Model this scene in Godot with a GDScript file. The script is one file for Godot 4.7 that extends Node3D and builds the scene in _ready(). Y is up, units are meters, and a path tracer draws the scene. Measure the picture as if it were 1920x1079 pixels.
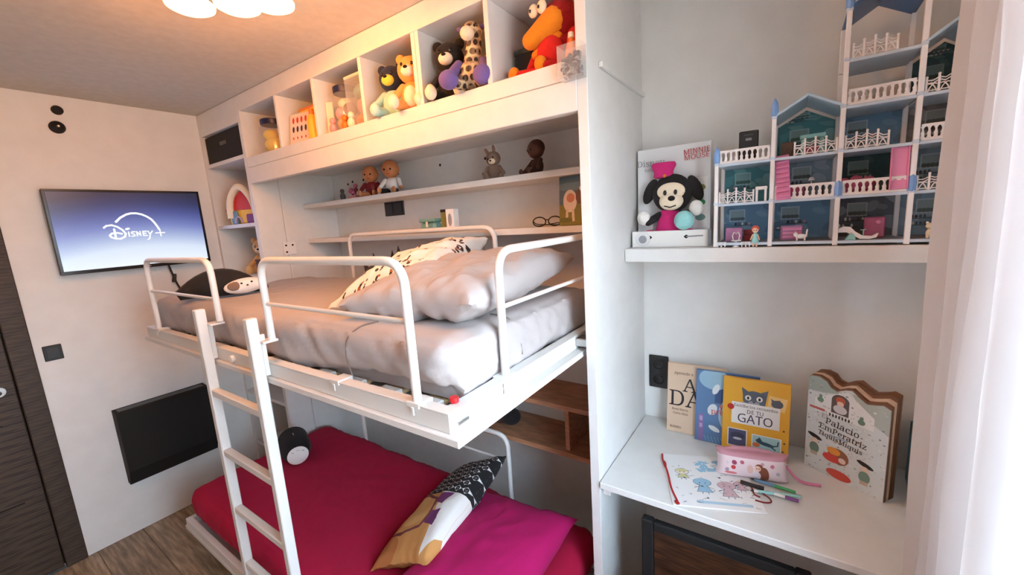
extends Node3D

const H := 2.417
const ZF := 0.5135
const RW := 3.47
const RZ := 2.6

var M := {}
var cache := {}
var used := {}
var rng := RandomNumberGenerator.new()
var wob := FastNoiseLite.new()

# ------------------------------------------------------------------ materials
func srgb(r, g, b) -> Color:
	return Color(r / 255.0, g / 255.0, b / 255.0)

func mat(called: String, col: Color, rough := 0.6, metal := 0.0) -> StandardMaterial3D:
	var m := StandardMaterial3D.new()
	m.resource_name = called
	m.albedo_color = col
	m.roughness = rough
	m.metallic = metal
	M[called] = m
	return m

func noise_tex(freq: float, lo: Color, hi: Color, size := 256, octaves := 4, sd := 1) -> NoiseTexture2D:
	var n := FastNoiseLite.new()
	n.seed = sd
	n.frequency = freq
	n.fractal_octaves = octaves
	var g := Gradient.new()
	g.set_color(0, lo)
	g.set_color(1, hi)
	var t := NoiseTexture2D.new()
	t.width = size
	t.height = size
	t.seamless = true
	t.noise = n
	t.color_ramp = g
	return t

func grainy(called: String, col: Color, rough: float, amount: float, scale: Vector3, freq := 0.03, bump := 0.0, sd := 1) -> StandardMaterial3D:
	var m := mat(called, col, rough)
	m.albedo_texture = noise_tex(freq, Color(1, 1, 1) * (1.0 - amount) + Color(0, 0, 0, 1), Color.WHITE, 256, 4, sd)
	m.uv1_triplanar = true
	m.uv1_world_triplanar = true
	m.uv1_scale = scale
	if bump > 0.0:
		m.heightmap_enabled = true
		m.heightmap_scale = bump
		m.heightmap_texture = noise_tex(freq * 2.0, Color.BLACK, Color.WHITE, 256, 4, sd + 7)
	return m

func cloth(called: String, col: Color, fuzz := 0.3, bump := 0.05) -> StandardMaterial3D:
	var m := mat(called, col, 0.95)
	m.rim_enabled = true
	m.rim = fuzz
	m.rim_tint = 0.6
	if bump > 0.0:
		m.uv1_triplanar = true
		m.uv1_scale = Vector3(6, 6, 6)
		m.heightmap_enabled = true
		m.heightmap_scale = bump
		if not cache.has("weave"):
			cache["weave"] = noise_tex(0.08, Color.BLACK, Color.WHITE, 256, 3, 5)
		m.heightmap_texture = cache["weave"]
	return m

func glassy(called: String, col: Color, alpha: float) -> StandardMaterial3D:
	var m := mat(called, Color(col.r, col.g, col.b, alpha), 0.05)
	m.transparency = BaseMaterial3D.TRANSPARENCY_ALPHA
	return m

func picture(called: String, img: Image, rough := 0.5) -> StandardMaterial3D:
	var m := mat(called, Color.WHITE, rough)
	m.albedo_texture = ImageTexture.create_from_image(img)
	return m

# ------------------------------------------------------------------ drawing print
func canvas(w: int, h: int, col: Color) -> Image:
	var im := Image.create(w, h, false, Image.FORMAT_RGB8)
	im.fill(col)
	return im

func ell(im: Image, c: Vector2, r: Vector2, col: Color, turn := 0.0) -> void:
	var m := maxf(r.x, r.y) + 1.0
	var cs := cos(turn)
	var sn := sin(turn)
	for y in range(maxi(0, int(c.y - m)), mini(im.get_height(), int(c.y + m) + 1)):
		for x in range(maxi(0, int(c.x - m)), mini(im.get_width(), int(c.x + m) + 1)):
			var d := Vector2(x, y) - c
			var a := (d.x * cs + d.y * sn) / r.x
			var b := (-d.x * sn + d.y * cs) / r.y
			if a * a + b * b <= 1.0:
				im.set_pixel(x, y, col)

func stroke(im: Image, pts: Array, w: float, col: Color) -> void:
	for i in pts.size() - 1:
		var a: Vector2 = pts[i]
		var b: Vector2 = pts[i + 1]
		var n := maxi(1, int(a.distance_to(b) / maxf(0.5, w * 0.35)))
		for k in n + 1:
			ell(im, a.lerp(b, float(k) / n), Vector2(w, w) * 0.5, col)

func poly(im: Image, pts: Array, col: Color) -> void:
	var pp := PackedVector2Array(pts)
	var lo := pp[0]
	var hi := pp[0]
	for p in pp:
		lo = lo.min(p)
		hi = hi.max(p)
	for y in range(maxi(0, int(lo.y)), mini(im.get_height(), int(hi.y) + 1)):
		for x in range(maxi(0, int(lo.x)), mini(im.get_width(), int(hi.x) + 1)):
			if Geometry2D.is_point_in_polygon(Vector2(x, y), pp):
				im.set_pixel(x, y, col)

func rect(im: Image, x: int, y: int, w: int, h: int, col: Color) -> void:
	im.fill_rect(Rect2i(x, y, w, h), col)

# ------------------------------------------------------------------ mesh building
func build(v: Array, t: Array, uv: Array = [], crease := 40.0, solid := true) -> ArrayMesh:
	# v: corner points, t: triangles as flat list of indices; faces meeting at less than the crease angle are shaded smooth
	var vol := 0.0
	var nf := t.size() / 3
	if solid:
		for f in nf:
			var a: Vector3 = v[t[f * 3]]
			var b: Vector3 = v[t[f * 3 + 1]]
			var c: Vector3 = v[t[f * 3 + 2]]
			vol += a.dot(b.cross(c))
	var flip := vol > 0.0
	var norms := []
	norms.resize(nf)
	var around := []
	around.resize(v.size())
	for i in v.size():
		around[i] = []
	for f in nf:
		var i0: int = t[f * 3]
		var i1: int = t[f * 3 + 1]
		var i2: int = t[f * 3 + 2]
		if flip:
			var s := i1
			i1 = i2
			i2 = s
			t[f * 3 + 1] = i1
			t[f * 3 + 2] = i2
		var n: Vector3 = (v[i2] - v[i0]).cross(v[i1] - v[i0])
		norms[f] = n
		around[i0].append(f)
		around[i1].append(f)
		around[i2].append(f)
	var lim := cos(deg_to_rad(crease))
	var pv := PackedVector3Array()
	var pn := PackedVector3Array()
	var pu := PackedVector2Array()
	for f in nf:
		var n0: Vector3 = norms[f]
		if n0.length_squared() < 1e-18:
			continue
		var nn := n0.normalized()
		for k in 3:
			var i: int = t[f * 3 + k]
			var acc := Vector3.ZERO
			for g in around[i]:
				var m: Vector3 = norms[g]
				if m.normalized().dot(nn) >= lim:
					acc += m
			pv.append(v[i])
			pn.append(acc.normalized() if acc.length_squared() > 1e-20 else nn)
			if uv.size():
				pu.append(uv[i])
	var arr := []
	arr.resize(Mesh.ARRAY_MAX)
	arr[Mesh.ARRAY_VERTEX] = pv
	arr[Mesh.ARRAY_NORMAL] = pn
	if uv.size():
		arr[Mesh.ARRAY_TEX_UV] = pu
	var am := ArrayMesh.new()
	am.add_surface_from_arrays(Mesh.PRIMITIVE_TRIANGLES, arr)
	return am

func quad(t: Array, a: int, b: int, c: int, d: int) -> void:
	t.append_array([a, b, c, a, c, d])

func box_mesh(s: Vector3, bev := 0.002) -> ArrayMesh:
	var key := "b%.4f,%.4f,%.4f,%.4f" % [s.x, s.y, s.z, bev]
	if cache.has(key):
		return cache[key]
	var h := s * 0.5
	bev = minf(bev, minf(h.x, minf(h.y, h.z)) * 0.6)
	var v := []
	var uv := []
	var id := {}
	for sx in [-1, 1]:
		for sy in [-1, 1]:
			for sz in [-1, 1]:
				for ax in 3:
					var p := Vector3(sx * h.x, sy * h.y, sz * h.z)
					if ax != 0:
						p.x -= sx * bev
					if ax != 1:
						p.y -= sy * bev
					if ax != 2:
						p.z -= sz * bev
					id[[sx, sy, sz, ax]] = v.size()
					v.append(p)
					uv.append(Vector2(p.x / s.x + 0.5, 0.5 - p.y / s.y))
	var t := []
	for ax in 3:
		for sg in [-1, 1]:
			var c := []
			for q in [[-1, -1], [1, -1], [1, 1], [-1, 1]]:
				var k := [0, 0, 0]
				k[ax] = sg
				k[(ax + 1) % 3] = q[0]
				k[(ax + 2) % 3] = q[1]
				c.append(id[[k[0], k[1], k[2], ax]])
			if sg > 0:
				quad(t, c[0], c[1], c[2], c[3])
			else:
				quad(t, c[3], c[2], c[1], c[0])
	for ax in 3:
		var a1 := (ax + 1) % 3
		var a2 := (ax + 2) % 3
		for q in [[-1, -1], [1, -1], [1, 1], [-1, 1]]:
			var k0 := [0, 0, 0]
			var k1 := [0, 0, 0]
			k0[ax] = -1
			k1[ax] = 1
			k0[a1] = q[0]
			k1[a1] = q[0]
			k0[a2] = q[1]
			k1[a2] = q[1]
			var aa: int = id[k0 + [a1]]
			var bb: int = id[k1 + [a1]]
			var cc: int = id[k1 + [a2]]
			var dd: int = id[k0 + [a2]]
			if q[0] * q[1] > 0:
				quad(t, aa, dd, cc, bb)
			else:
				quad(t, aa, bb, cc, dd)
	for sx in [-1, 1]:
		for sy in [-1, 1]:
			for sz in [-1, 1]:
				var a: int = id[[sx, sy, sz, 0]]
				var b: int = id[[sx, sy, sz, 1]]
				var c: int = id[[sx, sy, sz, 2]]
				if sx * sy * sz > 0:
					t.append_array([a, b, c])
				else:
					t.append_array([a, c, b])
	var m := build(v, t, uv, 10.0)
	cache[key] = m
	return m

func lathe(prof: Array, seg := 20, crease := 40.0) -> ArrayMesh:
	# prof: Vector2(radius, height) from the bottom up; closed at both ends
	var v := []
	var t := []
	var n := prof.size()
	for p in prof:
		for k in seg:
			var a := TAU * k / seg
			v.append(Vector3(p.x * cos(a), p.y, p.x * sin(a)))
	for i in n - 1:
		for k in seg:
			quad(t, i * seg + k, (i + 1) * seg + k, (i + 1) * seg + (k + 1) % seg, i * seg + (k + 1) % seg)
	for e in [0, n - 1]:
		var c := v.size()
		v.append(Vector3(0, prof[e].y, 0))
		for k in seg:
			if e == 0:
				t.append_array([c, e * seg + k, e * seg + (k + 1) % seg])
			else:
				t.append_array([c, e * seg + (k + 1) % seg, e * seg + k])
	return build(v, t, [], crease)

func cyl_mesh(r0: float, r1: float, h: float, seg := 20, bev := 0.001) -> ArrayMesh:
	var key := "c%.4f,%.4f,%.4f,%d" % [r0, r1, h, seg]
	if not cache.has(key):
		var b := minf(bev, minf(maxf(r0, r1), h) * 0.3)
		cache[key] = lathe([Vector2(maxf(r0 - b, 0.0001), -h / 2), Vector2(r0, -h / 2 + b), Vector2(r1, h / 2 - b), Vector2(maxf(r1 - b, 0.0001), h / 2)], seg)
	return cache[key]

func ball_mesh(r: Vector3, seg := 20) -> ArrayMesh:
	var key := "e%.4f,%.4f,%.4f,%d" % [r.x, r.y, r.z, seg]
	if cache.has(key):
		return cache[key]
	var v := []
	var t := []
	var rings := seg / 2
	for i in range(1, rings):
		var a := PI * i / rings
		for k in seg:
			var b := TAU * k / seg
			v.append(Vector3(r.x * sin(a) * cos(b), -r.y * cos(a), r.z * sin(a) * sin(b)))
	for i in rings - 2:
		for k in seg:
			quad(t, i * seg + k, (i + 1) * seg + k, (i + 1) * seg + (k + 1) % seg, i * seg + (k + 1) % seg)
	var lo := v.size()
	v.append(Vector3(0, -r.y, 0))
	v.append(Vector3(0, r.y, 0))
	for k in seg:
		t.append_array([lo, k, (k + 1) % seg])
		t.append_array([lo + 1, (rings - 2) * seg + (k + 1) % seg, (rings - 2) * seg + k])
	cache[key] = build(v, t, [], 180.0)
	return cache[key]

func fillet(pts: Array, r: float, n := 6) -> Array:
	var out := [pts[0]]
	for i in range(1, pts.size() - 1):
		var p: Vector3 = pts[i]
		var a: Vector3 = pts[i - 1] - p
		var b: Vector3 = pts[i + 1] - p
		var d := minf(r, minf(a.length(), b.length()) * 0.49)
		var s := p + a.normalized() * d
		var e := p + b.normalized() * d
		for k in n + 1:
			var u := float(k) / n
			out.append(s.lerp(p, u).lerp(p.lerp(e, u), u))
	out.append(pts[-1])
	return out

func sweep(pts: Array, radii: Array, seg := 10, closed := false) -> ArrayMesh:
	# a round tube through the points; radii has one entry or one per point
	var v := []
	var t := []
	var n := pts.size()
	var side := Vector3.ZERO
	for i in n:
		var dir: Vector3 = pts[mini(i + 1, n - 1)] - pts[maxi(i - 1, 0)]
		if closed:
			dir = pts[(i + 1) % n] - pts[(i + n - 1) % n]
		dir = dir.normalized()
		if side == Vector3.ZERO:
			side = dir.cross(Vector3.UP if absf(dir.y) < 0.9 else Vector3.RIGHT).normalized()
		else:
			side = (side - dir * side.dot(dir)).normalized()
		var up := side.cross(dir)
		var r: float = radii[i] if radii.size() > 1 else radii[0]
		for k in seg:
			var a := TAU * k / seg
			v.append(pts[i] + (side * cos(a) + up * sin(a)) * r)
	for i in (n if closed else n - 1):
		var j := (i + 1) % n
		for k in seg:
			quad(t, i * seg + k, j * seg + k, j * seg + (k + 1) % seg, i * seg + (k + 1) % seg)
	if not closed:
		for e in [0, n - 1]:
			var c := v.size()
			v.append(pts[e])
			for k in seg:
				if e == 0:
					t.append_array([c, k, (k + 1) % seg])
				else:
					t.append_array([c, e * seg + (k + 1) % seg, e * seg + k])
	return build(v, t, [], 60.0)

func limb_mesh(a: Vector3, b: Vector3, ra: float, rb: float, seg := 14) -> ArrayMesh:
	# a tapered capsule
	var pts := []
	var rr := []
	var d := (b - a).normalized()
	for k in 5:
		var q := PI / 2 * k / 5.0
		pts.append(a - d * ra * cos(q))
		rr.append(maxf(ra * sin(q), 0.0004))
	for k in 4:
		pts.append(a.lerp(b, k / 3.0))
		rr.append(lerpf(ra, rb, k / 3.0))
	for k in 5:
		var q := PI / 2 * (k + 1) / 5.0
		pts.append(b + d * rb * sin(q))
		rr.append(maxf(rb * cos(q), 0.0004))
	return sweep(pts, rr, seg)

func extrude(shape: Array, depth: float, holes: Array = []) -> ArrayMesh:
	# a flat outline in x,y given thickness along z, centred
	var pp := PackedVector2Array(shape)
	if Geometry2D.is_polygon_clockwise(pp):
		pp.reverse()
	var tri := Geometry2D.triangulate_polygon(pp)
	var n := pp.size()
	var v := []
	var uv := []
	var t := []
	var lo := pp[0]
	var hi := pp[0]
	for p in pp:
		lo = lo.min(p)
		hi = hi.max(p)
	for z in [depth / 2, -depth / 2]:
		for p in pp:
			v.append(Vector3(p.x, p.y, z))
			uv.append(Vector2((p.x - lo.x) / (hi.x - lo.x), 1.0 - (p.y - lo.y) / (hi.y - lo.y)))
	var sgn := 1.0
	if tri.size():
		sgn = (pp[tri[1]] - pp[tri[0]]).cross(pp[tri[2]] - pp[tri[0]])
	for f in tri.size() / 3:
		var a := tri[f * 3]
		var b := tri[f * 3 + 1]
		var c := tri[f * 3 + 2]
		if sgn > 0:
			t.append_array([a, b, c, n + a, n + c, n + b])
		else:
			t.append_array([a, c, b, n + a, n + b, n + c])
	for i in n:
		var j := (i + 1) % n
		quad(t, i, n + i, n + j, j)
	return build(v, t, uv, 25.0)

func soft_box(h: Vector3, r: float, nx: int, ny: int, nz: int, wave: Callable) -> ArrayMesh:
	# a rounded block (half sizes h) whose skin is displaced by wave(point, normal)
	var v := []
	var t := []
	var id := {}
	var cnt := [nx, ny, nz]
	for ax in 3:
		var a1 := (ax + 1) % 3
		var a2 := (ax + 2) % 3
		for sg in [-1, 1]:
			var ids := []
			for i in cnt[a1] + 1:
				var row := []
				for j in cnt[a2] + 1:
					var p := Vector3.ZERO
					p[ax] = sg * h[ax]
					p[a1] = h[a1] * (-1.0 + 2.0 * i / cnt[a1])
					p[a2] = h[a2] * (-1.0 + 2.0 * j / cnt[a2])
					var key := Vector3i((p * 20000.0).round())
					if not id.has(key):
						var inner := p.clamp(-h + Vector3(r, r, r), h - Vector3(r, r, r))
						var nrm := (p - inner)
						nrm = nrm.normalized() if nrm.length() > 1e-6 else Vector3.ZERO
						id[key] = v.size()
						v.append(inner + nrm * r + nrm * float(wave.call(p, nrm)))
					row.append(id[key])
				ids.append(row)
			for i in cnt[a1]:
				for j in cnt[a2]:
					if sg > 0:
						quad(t, ids[i][j], ids[i + 1][j], ids[i + 1][j + 1], ids[i][j + 1])
					else:
						quad(t, ids[i][j + 1], ids[i + 1][j + 1], ids[i + 1][j], ids[i][j])
	return build(v, t, [], 70.0)

func cushion(w: float, h: float, th: float, sag: float, wrinkle: float, n := 30, sd := 0.0, puff := 0.45) -> ArrayMesh:
	# a sewn pillow lying in x,y with its fullness along z; print coordinates run over its face
	var v := []
	var uv := []
	var t := []
	var id := {}
	for s in [1, -1]:
		for i in n + 1:
			for j in n + 1:
				var u := -1.0 + 2.0 * i / n
				var q := -1.0 + 2.0 * j / n
				var edge: bool = i == 0 or j == 0 or i == n or j == n
				if edge and s < 0:
					id[[s, i, j]] = id[[1, i, j]]
					continue
				var full := pow(maxf(0.0, 1.0 - pow(absf(u), 2.6)), puff) * pow(maxf(0.0, 1.0 - pow(absf(q), 2.6)), puff)
				var x := w / 2 * u * (1.0 - 0.07 * (1.0 - q * q))
				var y := h / 2 * q * (1.0 - 0.07 * (1.0 - u * u)) - sag * u * u
				var z: float = s * th / 2 * full
				var rim := pow(maxf(absf(u), absf(q)), 4.0)
				var fold := 1.0 - 2.0 * absf(wob.get_noise_3d(x * 750.0 + sd * 9.0, y * 420.0, s * 40.0 + sd))
				z += wrinkle * (wob.get_noise_3d(x * 500.0 + sd, y * 500.0, s * 40.0) * full * 1.5 + (fold - 0.6) * full * (0.35 + 0.65 * rim) + rim * sin((u * 1.3 + q) * 13.0 + sd + 3.0 * wob.get_noise_2d(x * 300.0, y * 300.0)) * 0.22)
				id[[s, i, j]] = v.size()
				v.append(Vector3(x, y, z))
				uv.append(Vector2((u + 1) / 2, (1 - q) / 2))
	for s in [1, -1]:
		for i in n:
			for j in n:
				var a: int = id[[s, i, j]]
				var b: int = id[[s, i + 1, j]]
				var c: int = id[[s, i + 1, j + 1]]
				var d: int = id[[s, i, j + 1]]
				if s > 0:
					quad(t, a, b, c, d)
				else:
					quad(t, d, c, b, a)
	return build(v, t, uv, 60.0)

func join(list: Array) -> ArrayMesh:
	# several pieces of one moulding as one mesh: [mesh, transform]
	var st := SurfaceTool.new()
	st.begin(Mesh.PRIMITIVE_TRIANGLES)
	for e in list:
		st.append_from(e[0], 0, e[1])
	return st.commit()

func at(p: Vector3, r := Vector3.ZERO) -> Transform3D:
	return Transform3D(Basis.from_euler(r * PI / 180.0), p)

# ------------------------------------------------------------------ nodes
func numbered(called: String) -> String:
	used[called] = used.get(called, -1) + 1
	return called if used[called] == 0 else "%s_%03d" % [called, used[called]]

func thing(called: String, label: String, category: String, where := Vector3.ZERO, turn := Vector3.ZERO, group := "") -> Node3D:
	var o := Node3D.new()
	o.name = numbered(called)
	add_child(o)
	o.position = where
	o.rotation_degrees = turn
	tag(o, label, category, group)
	return o

func tag(o: Node3D, label: String, category: String, group := "") -> void:
	o.set_meta("label", label)
	o.set_meta("category", category)
	if group:
		o.set_meta("group", group)

func put(parent: Node, called: String, mesh: Mesh, m: Material, where := Vector3.ZERO, turn := Vector3.ZERO) -> MeshInstance3D:
	var o := MeshInstance3D.new()
	o.name = numbered(called) if parent == self else called
	o.mesh = mesh
	o.material_override = null
	for i in mesh.get_surface_count():
		o.set_surface_override_material(i, m)
	parent.add_child(o, true)
	o.position = where
	o.rotation_degrees = turn
	return o

func struct(called: String, kind := "structure") -> Node3D:
	var o := Node3D.new()
	o.name = numbered(called)
	add_child(o)
	o.set_meta("kind", kind)
	return o

func bx(parent: Node, called: String, lo: Vector3, hi: Vector3, m: Material, bev := 0.0015) -> MeshInstance3D:
	return put(parent, called, box_mesh((hi - lo).abs(), bev), m, (lo + hi) * 0.5)

func bc(parent: Node, called: String, size: Vector3, where: Vector3, m: Material, turn := Vector3.ZERO, bev := 0.0015) -> MeshInstance3D:
	return put(parent, called, box_mesh(size, bev), m, where, turn)

func cy(parent: Node, called: String, r0: float, r1: float, h: float, where: Vector3, m: Material, turn := Vector3.ZERO, seg := 20) -> MeshInstance3D:
	return put(parent, called, cyl_mesh(r0, r1, h, seg), m, where, turn)

func el(parent: Node, called: String, r: Vector3, where: Vector3, m: Material, turn := Vector3.ZERO, seg := 18) -> MeshInstance3D:
	return put(parent, called, ball_mesh(r, seg), m, where, turn)

func limb(parent: Node, called: String, a: Vector3, b: Vector3, ra: float, rb: float, m: Material) -> MeshInstance3D:
	return put(parent, called, limb_mesh(Vector3.ZERO, b - a, ra, rb), m, a)

func tube(parent: Node, called: String, pts: Array, r: float, m: Material, bend := 0.0, seg := 10) -> MeshInstance3D:
	return put(parent, called, sweep(fillet(pts, bend) if bend > 0.0 else pts, [r], seg), m)

func words(parent: Node, called: String, text: String, size: float, where: Vector3, m: Material, turn := Vector3.ZERO, face := "Droid Sans", depth := 0.0006) -> MeshInstance3D:
	var f := SystemFont.new()
	f.font_names = PackedStringArray([face])
	var tm := TextMesh.new()
	tm.text = text
	tm.font = f
	tm.font_size = 48
	tm.pixel_size = size / 48.0
	tm.depth = depth
	tm.curve_step = 2.0
	return put(parent, called, tm, m, where, turn)

# ------------------------------------------------------------------ the scene
func _ready() -> void:
	rng.seed = 7
	wob.seed = 3
	wob.frequency = 0.01
	set_camera_and_light()
	make_materials()
	build_room()
	build_cabinet()
	build_upper_bed()
	build_lower_bed()
	build_left_wall_things()
	build_lamp()
	build_curtain()
	toy_materials()
	build_desk_alcove()
	build_dollhouse()
	build_column_toys()
	build_top_toys()
	build_niche_things()
	build_bed_things()
	build_desk_things()

func set_camera_and_light() -> void:
	var cam := Camera3D.new()
	cam.name = "camera"
	cam.fov = 70.886
	cam.near = 0.02
	cam.position = Vector3(3.0777, 1.6505, 1.638)
	cam.rotation_degrees = Vector3(-9.389, 34.603, -3.712)
	add_child(cam)
	cam.current = true
	var sky := ProceduralSkyMaterial.new()
	sky.sky_top_color = srgb(194, 220, 243)
	sky.sky_horizon_color = srgb(220, 235, 245)
	sky.ground_bottom_color = srgb(150, 150, 148)
	sky.ground_horizon_color = srgb(200, 202, 204)
	var e := Environment.new()
	e.background_mode = Environment.BG_SKY
	e.sky = Sky.new()
	e.sky.sky_material = sky
	e.background_energy_multiplier = 30.0
	e.tonemap_mode = Environment.TONE_MAPPER_LINEAR
	e.tonemap_exposure = 1.08
	e.sdfgi_enabled = true
	e.ssao_enabled = true
	e.ssil_enabled = true
	var w := WorldEnvironment.new()
	w.name = "world"
	w.environment = e
	add_child(w)

func make_materials() -> void:
	grainy("white_paint", srgb(236, 236, 234), 0.85, 0.03, Vector3(1.3, 1.3, 1.3), 0.02, 0.012)
	grainy("ceiling_paint", srgb(216, 207, 194), 0.9, 0.05, Vector3(2.1, 2.1, 2.1), 0.035, 0.004, 3)
	grainy("white_board", srgb(228, 228, 226), 0.45, 0.03, Vector3(2, 2, 2), 0.02, 0.0, 4)
	mat("white_metal", srgb(226, 226, 223), 0.35)
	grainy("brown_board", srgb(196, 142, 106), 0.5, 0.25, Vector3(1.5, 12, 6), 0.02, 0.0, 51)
	mat("white_plastic", srgb(238, 238, 236), 0.4)
	mat("black_plastic", srgb(22, 22, 23), 0.5)
	mat("black_matt", srgb(19, 19, 20), 0.8)
	mat("black_gloss", srgb(12, 12, 14), 0.2)
	mat("steel", srgb(190, 190, 190), 0.3, 1.0)
	mat("hole_black", srgb(14, 12, 11), 0.9)
	grainy("dark_wood", srgb(86, 70, 58), 0.6, 0.55, Vector3(2.0, 14.0, 1.2), 0.02, 0.06, 11)
	grainy("floor_wood", srgb(196, 168, 136), 0.45, 0.42, Vector3(0.9, 4.0, 9.0), 0.02, 0.04, 21)
	grainy("floor_wood_pale", srgb(208, 180, 148), 0.45, 0.4, Vector3(0.8, 4.0, 8.0), 0.02, 0.04, 22)
	grainy("floor_wood_dark", srgb(182, 155, 126), 0.45, 0.45, Vector3(0.85, 4.0, 8.5), 0.02, 0.04, 23)
	grainy("chair_wood", srgb(92, 58, 38), 0.4, 0.6, Vector3(1.2, 10.0, 3.0), 0.03, 0.03, 31)
	grainy("pine_slat", srgb(205, 175, 130), 0.6, 0.3, Vector3(12, 2, 1), 0.02, 0.0, 41)
	glassy("pane_glass", Color.WHITE, 0.08)
	glassy("clear_plastic", Color.WHITE, 0.1)
	glassy("smoke_plastic", srgb(225, 230, 235), 0.25)
	more_materials()

# ------------------------------------------------------------------ the room
func build_room() -> void:
	var t := 0.14
	var fl := struct("floor")
	bx(fl, "subfloor", Vector3(-t, -0.15, -t), Vector3(RW + t, -0.012, RZ + t), M.hole_black)
	var row := 0
	var z := 0.0
	while z < RZ - 0.01:
		var x := -0.55 * float((row * 7) % 5) / 3.0
		while x < RW:
			var x0 := maxf(x, 0.0)
			var x1 := minf(x + 1.28, RW)
			if x1 - x0 > 0.02:
				var pick: String = ["floor_wood", "floor_wood_pale", "floor_wood_dark", "floor_wood"][(row * 3 + int(x * 2 + 9)) % 4]
				bx(fl, "plank", Vector3(x0 + 0.0008, -0.012, z + 0.0008), Vector3(x1 - 0.0008, 0, minf(z + 0.193, RZ) - 0.0008), M[pick], 0.0015)
			x += 1.28
		z += 0.193
		row += 1
	var c := struct("ceiling")
	bx(c, "ceiling_slab", Vector3(-t, H, -t), Vector3(RW + t, H + 0.15, RZ + t), M.ceiling_paint)
	var wl := struct("wall_left")
	bx(wl, "wall_plaster", Vector3(-t, 0, -t), Vector3(0, H, 1.39), M.white_paint)
	bx(wl, "wall_plaster", Vector3(-t, 2.08, 1.39), Vector3(0, H, 2.31), M.white_paint)
	bx(wl, "wall_plaster", Vector3(-t, 0, 2.31), Vector3(0, H, RZ + t), M.white_paint)
	var wb := struct("wall_back")
	bx(wb, "wall_plaster", Vector3(0, 0, -t), Vector3(RW, H, 0), M.white_paint)
	var wf := struct("wall_front")
	bx(wf, "wall_plaster", Vector3(0, 0, RZ), Vector3(RW, H, RZ + t), M.white_paint)
	# the window wall: opening from z 0.852 to 1.64, y 0.85 to 2.2
	var wr := struct("wall_right")
	bx(wr, "wall_plaster", Vector3(RW, 0, -t), Vector3(RW + t, H, 0.852), M.white_paint)
	bx(wr, "wall_plaster", Vector3(RW, 0, 1.64), Vector3(RW + t, H, RZ + t), M.white_paint)
	bx(wr, "wall_plaster", Vector3(RW, 0, 0.852), Vector3(RW + t, 0.85, 1.64), M.white_paint)
	bx(wr, "wall_plaster", Vector3(RW, 2.2, 0.852), Vector3(RW + t, H, 1.64), M.white_paint)
	var wi := struct("window_1")
	for a in [[0.852, 0.895], [1.60, 1.64]]:
		bx(wi, "window_frame", Vector3(RW + 0.06, 0.85, a[0]), Vector3(RW + 0.11, 2.2, a[1]), M.white_plastic, 0.004)
	for a in [[0.85, 0.9], [2.15, 2.2]]:
		bx(wi, "window_frame", Vector3(RW + 0.062, a[0], 0.895), Vector3(RW + 0.108, a[1], 1.60), M.white_plastic, 0.004)
	for a in [[0.895, 1.60]]:
		bx(wi, "pane", Vector3(RW + 0.08, 0.9, a[0]), Vector3(RW + 0.085, 2.15, a[1]), M.pane_glass, 0.0)
	bx(wi, "window_sill", Vector3(RW - 0.02, 0.83, 0.852), Vector3(RW + 0.06, 0.85, 1.64), M.white_plastic, 0.004)
	# the dark door in the left wall
	var d := struct("door_1")
	bx(d, "door_casing", Vector3(-0.10, 0, 1.388), Vector3(0.012, 2.07, 1.468), M.dark_wood, 0.004)
	bx(d, "door_casing", Vector3(-0.10, 0, 2.232), Vector3(0.012, 2.07, 2.312), M.dark_wood, 0.004)
	bx(d, "door_casing", Vector3(-0.10, 1.99, 1.468), Vector3(0.012, 2.07, 2.232), M.dark_wood, 0.004)
	bx(d, "door_leaf", Vector3(-0.05, 0.006, 1.473), Vector3(-0.006, 1.986, 2.228), M.dark_wood, 0.003)
	bx(d, "added_backing", Vector3(-0.10, 0, 1.468), Vector3(-0.0505, 1.99, 2.232), M.dark_wood, 0.0)  # added slab behind the leaf, blocks sky light leaking through the gaps
	for y in [0.42, 0.83, 1.24, 1.65]:
		bx(d, "door_groove", Vector3(-0.0062, y, 1.54), Vector3(-0.0056, y + 0.006, 2.16), M.hole_black, 0.0)
	cy(d, "door_handle_rose", 0.024, 0.024, 0.012, Vector3(0.0, 1.0, 1.525), M.steel, Vector3(0, 0, 90))
	tube(d, "door_handle", [Vector3(0.0, 1.0, 1.525), Vector3(0.05, 1.0, 1.525), Vector3(0.055, 1.0, 1.64)], 0.009, M.steel, 0.02)

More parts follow.
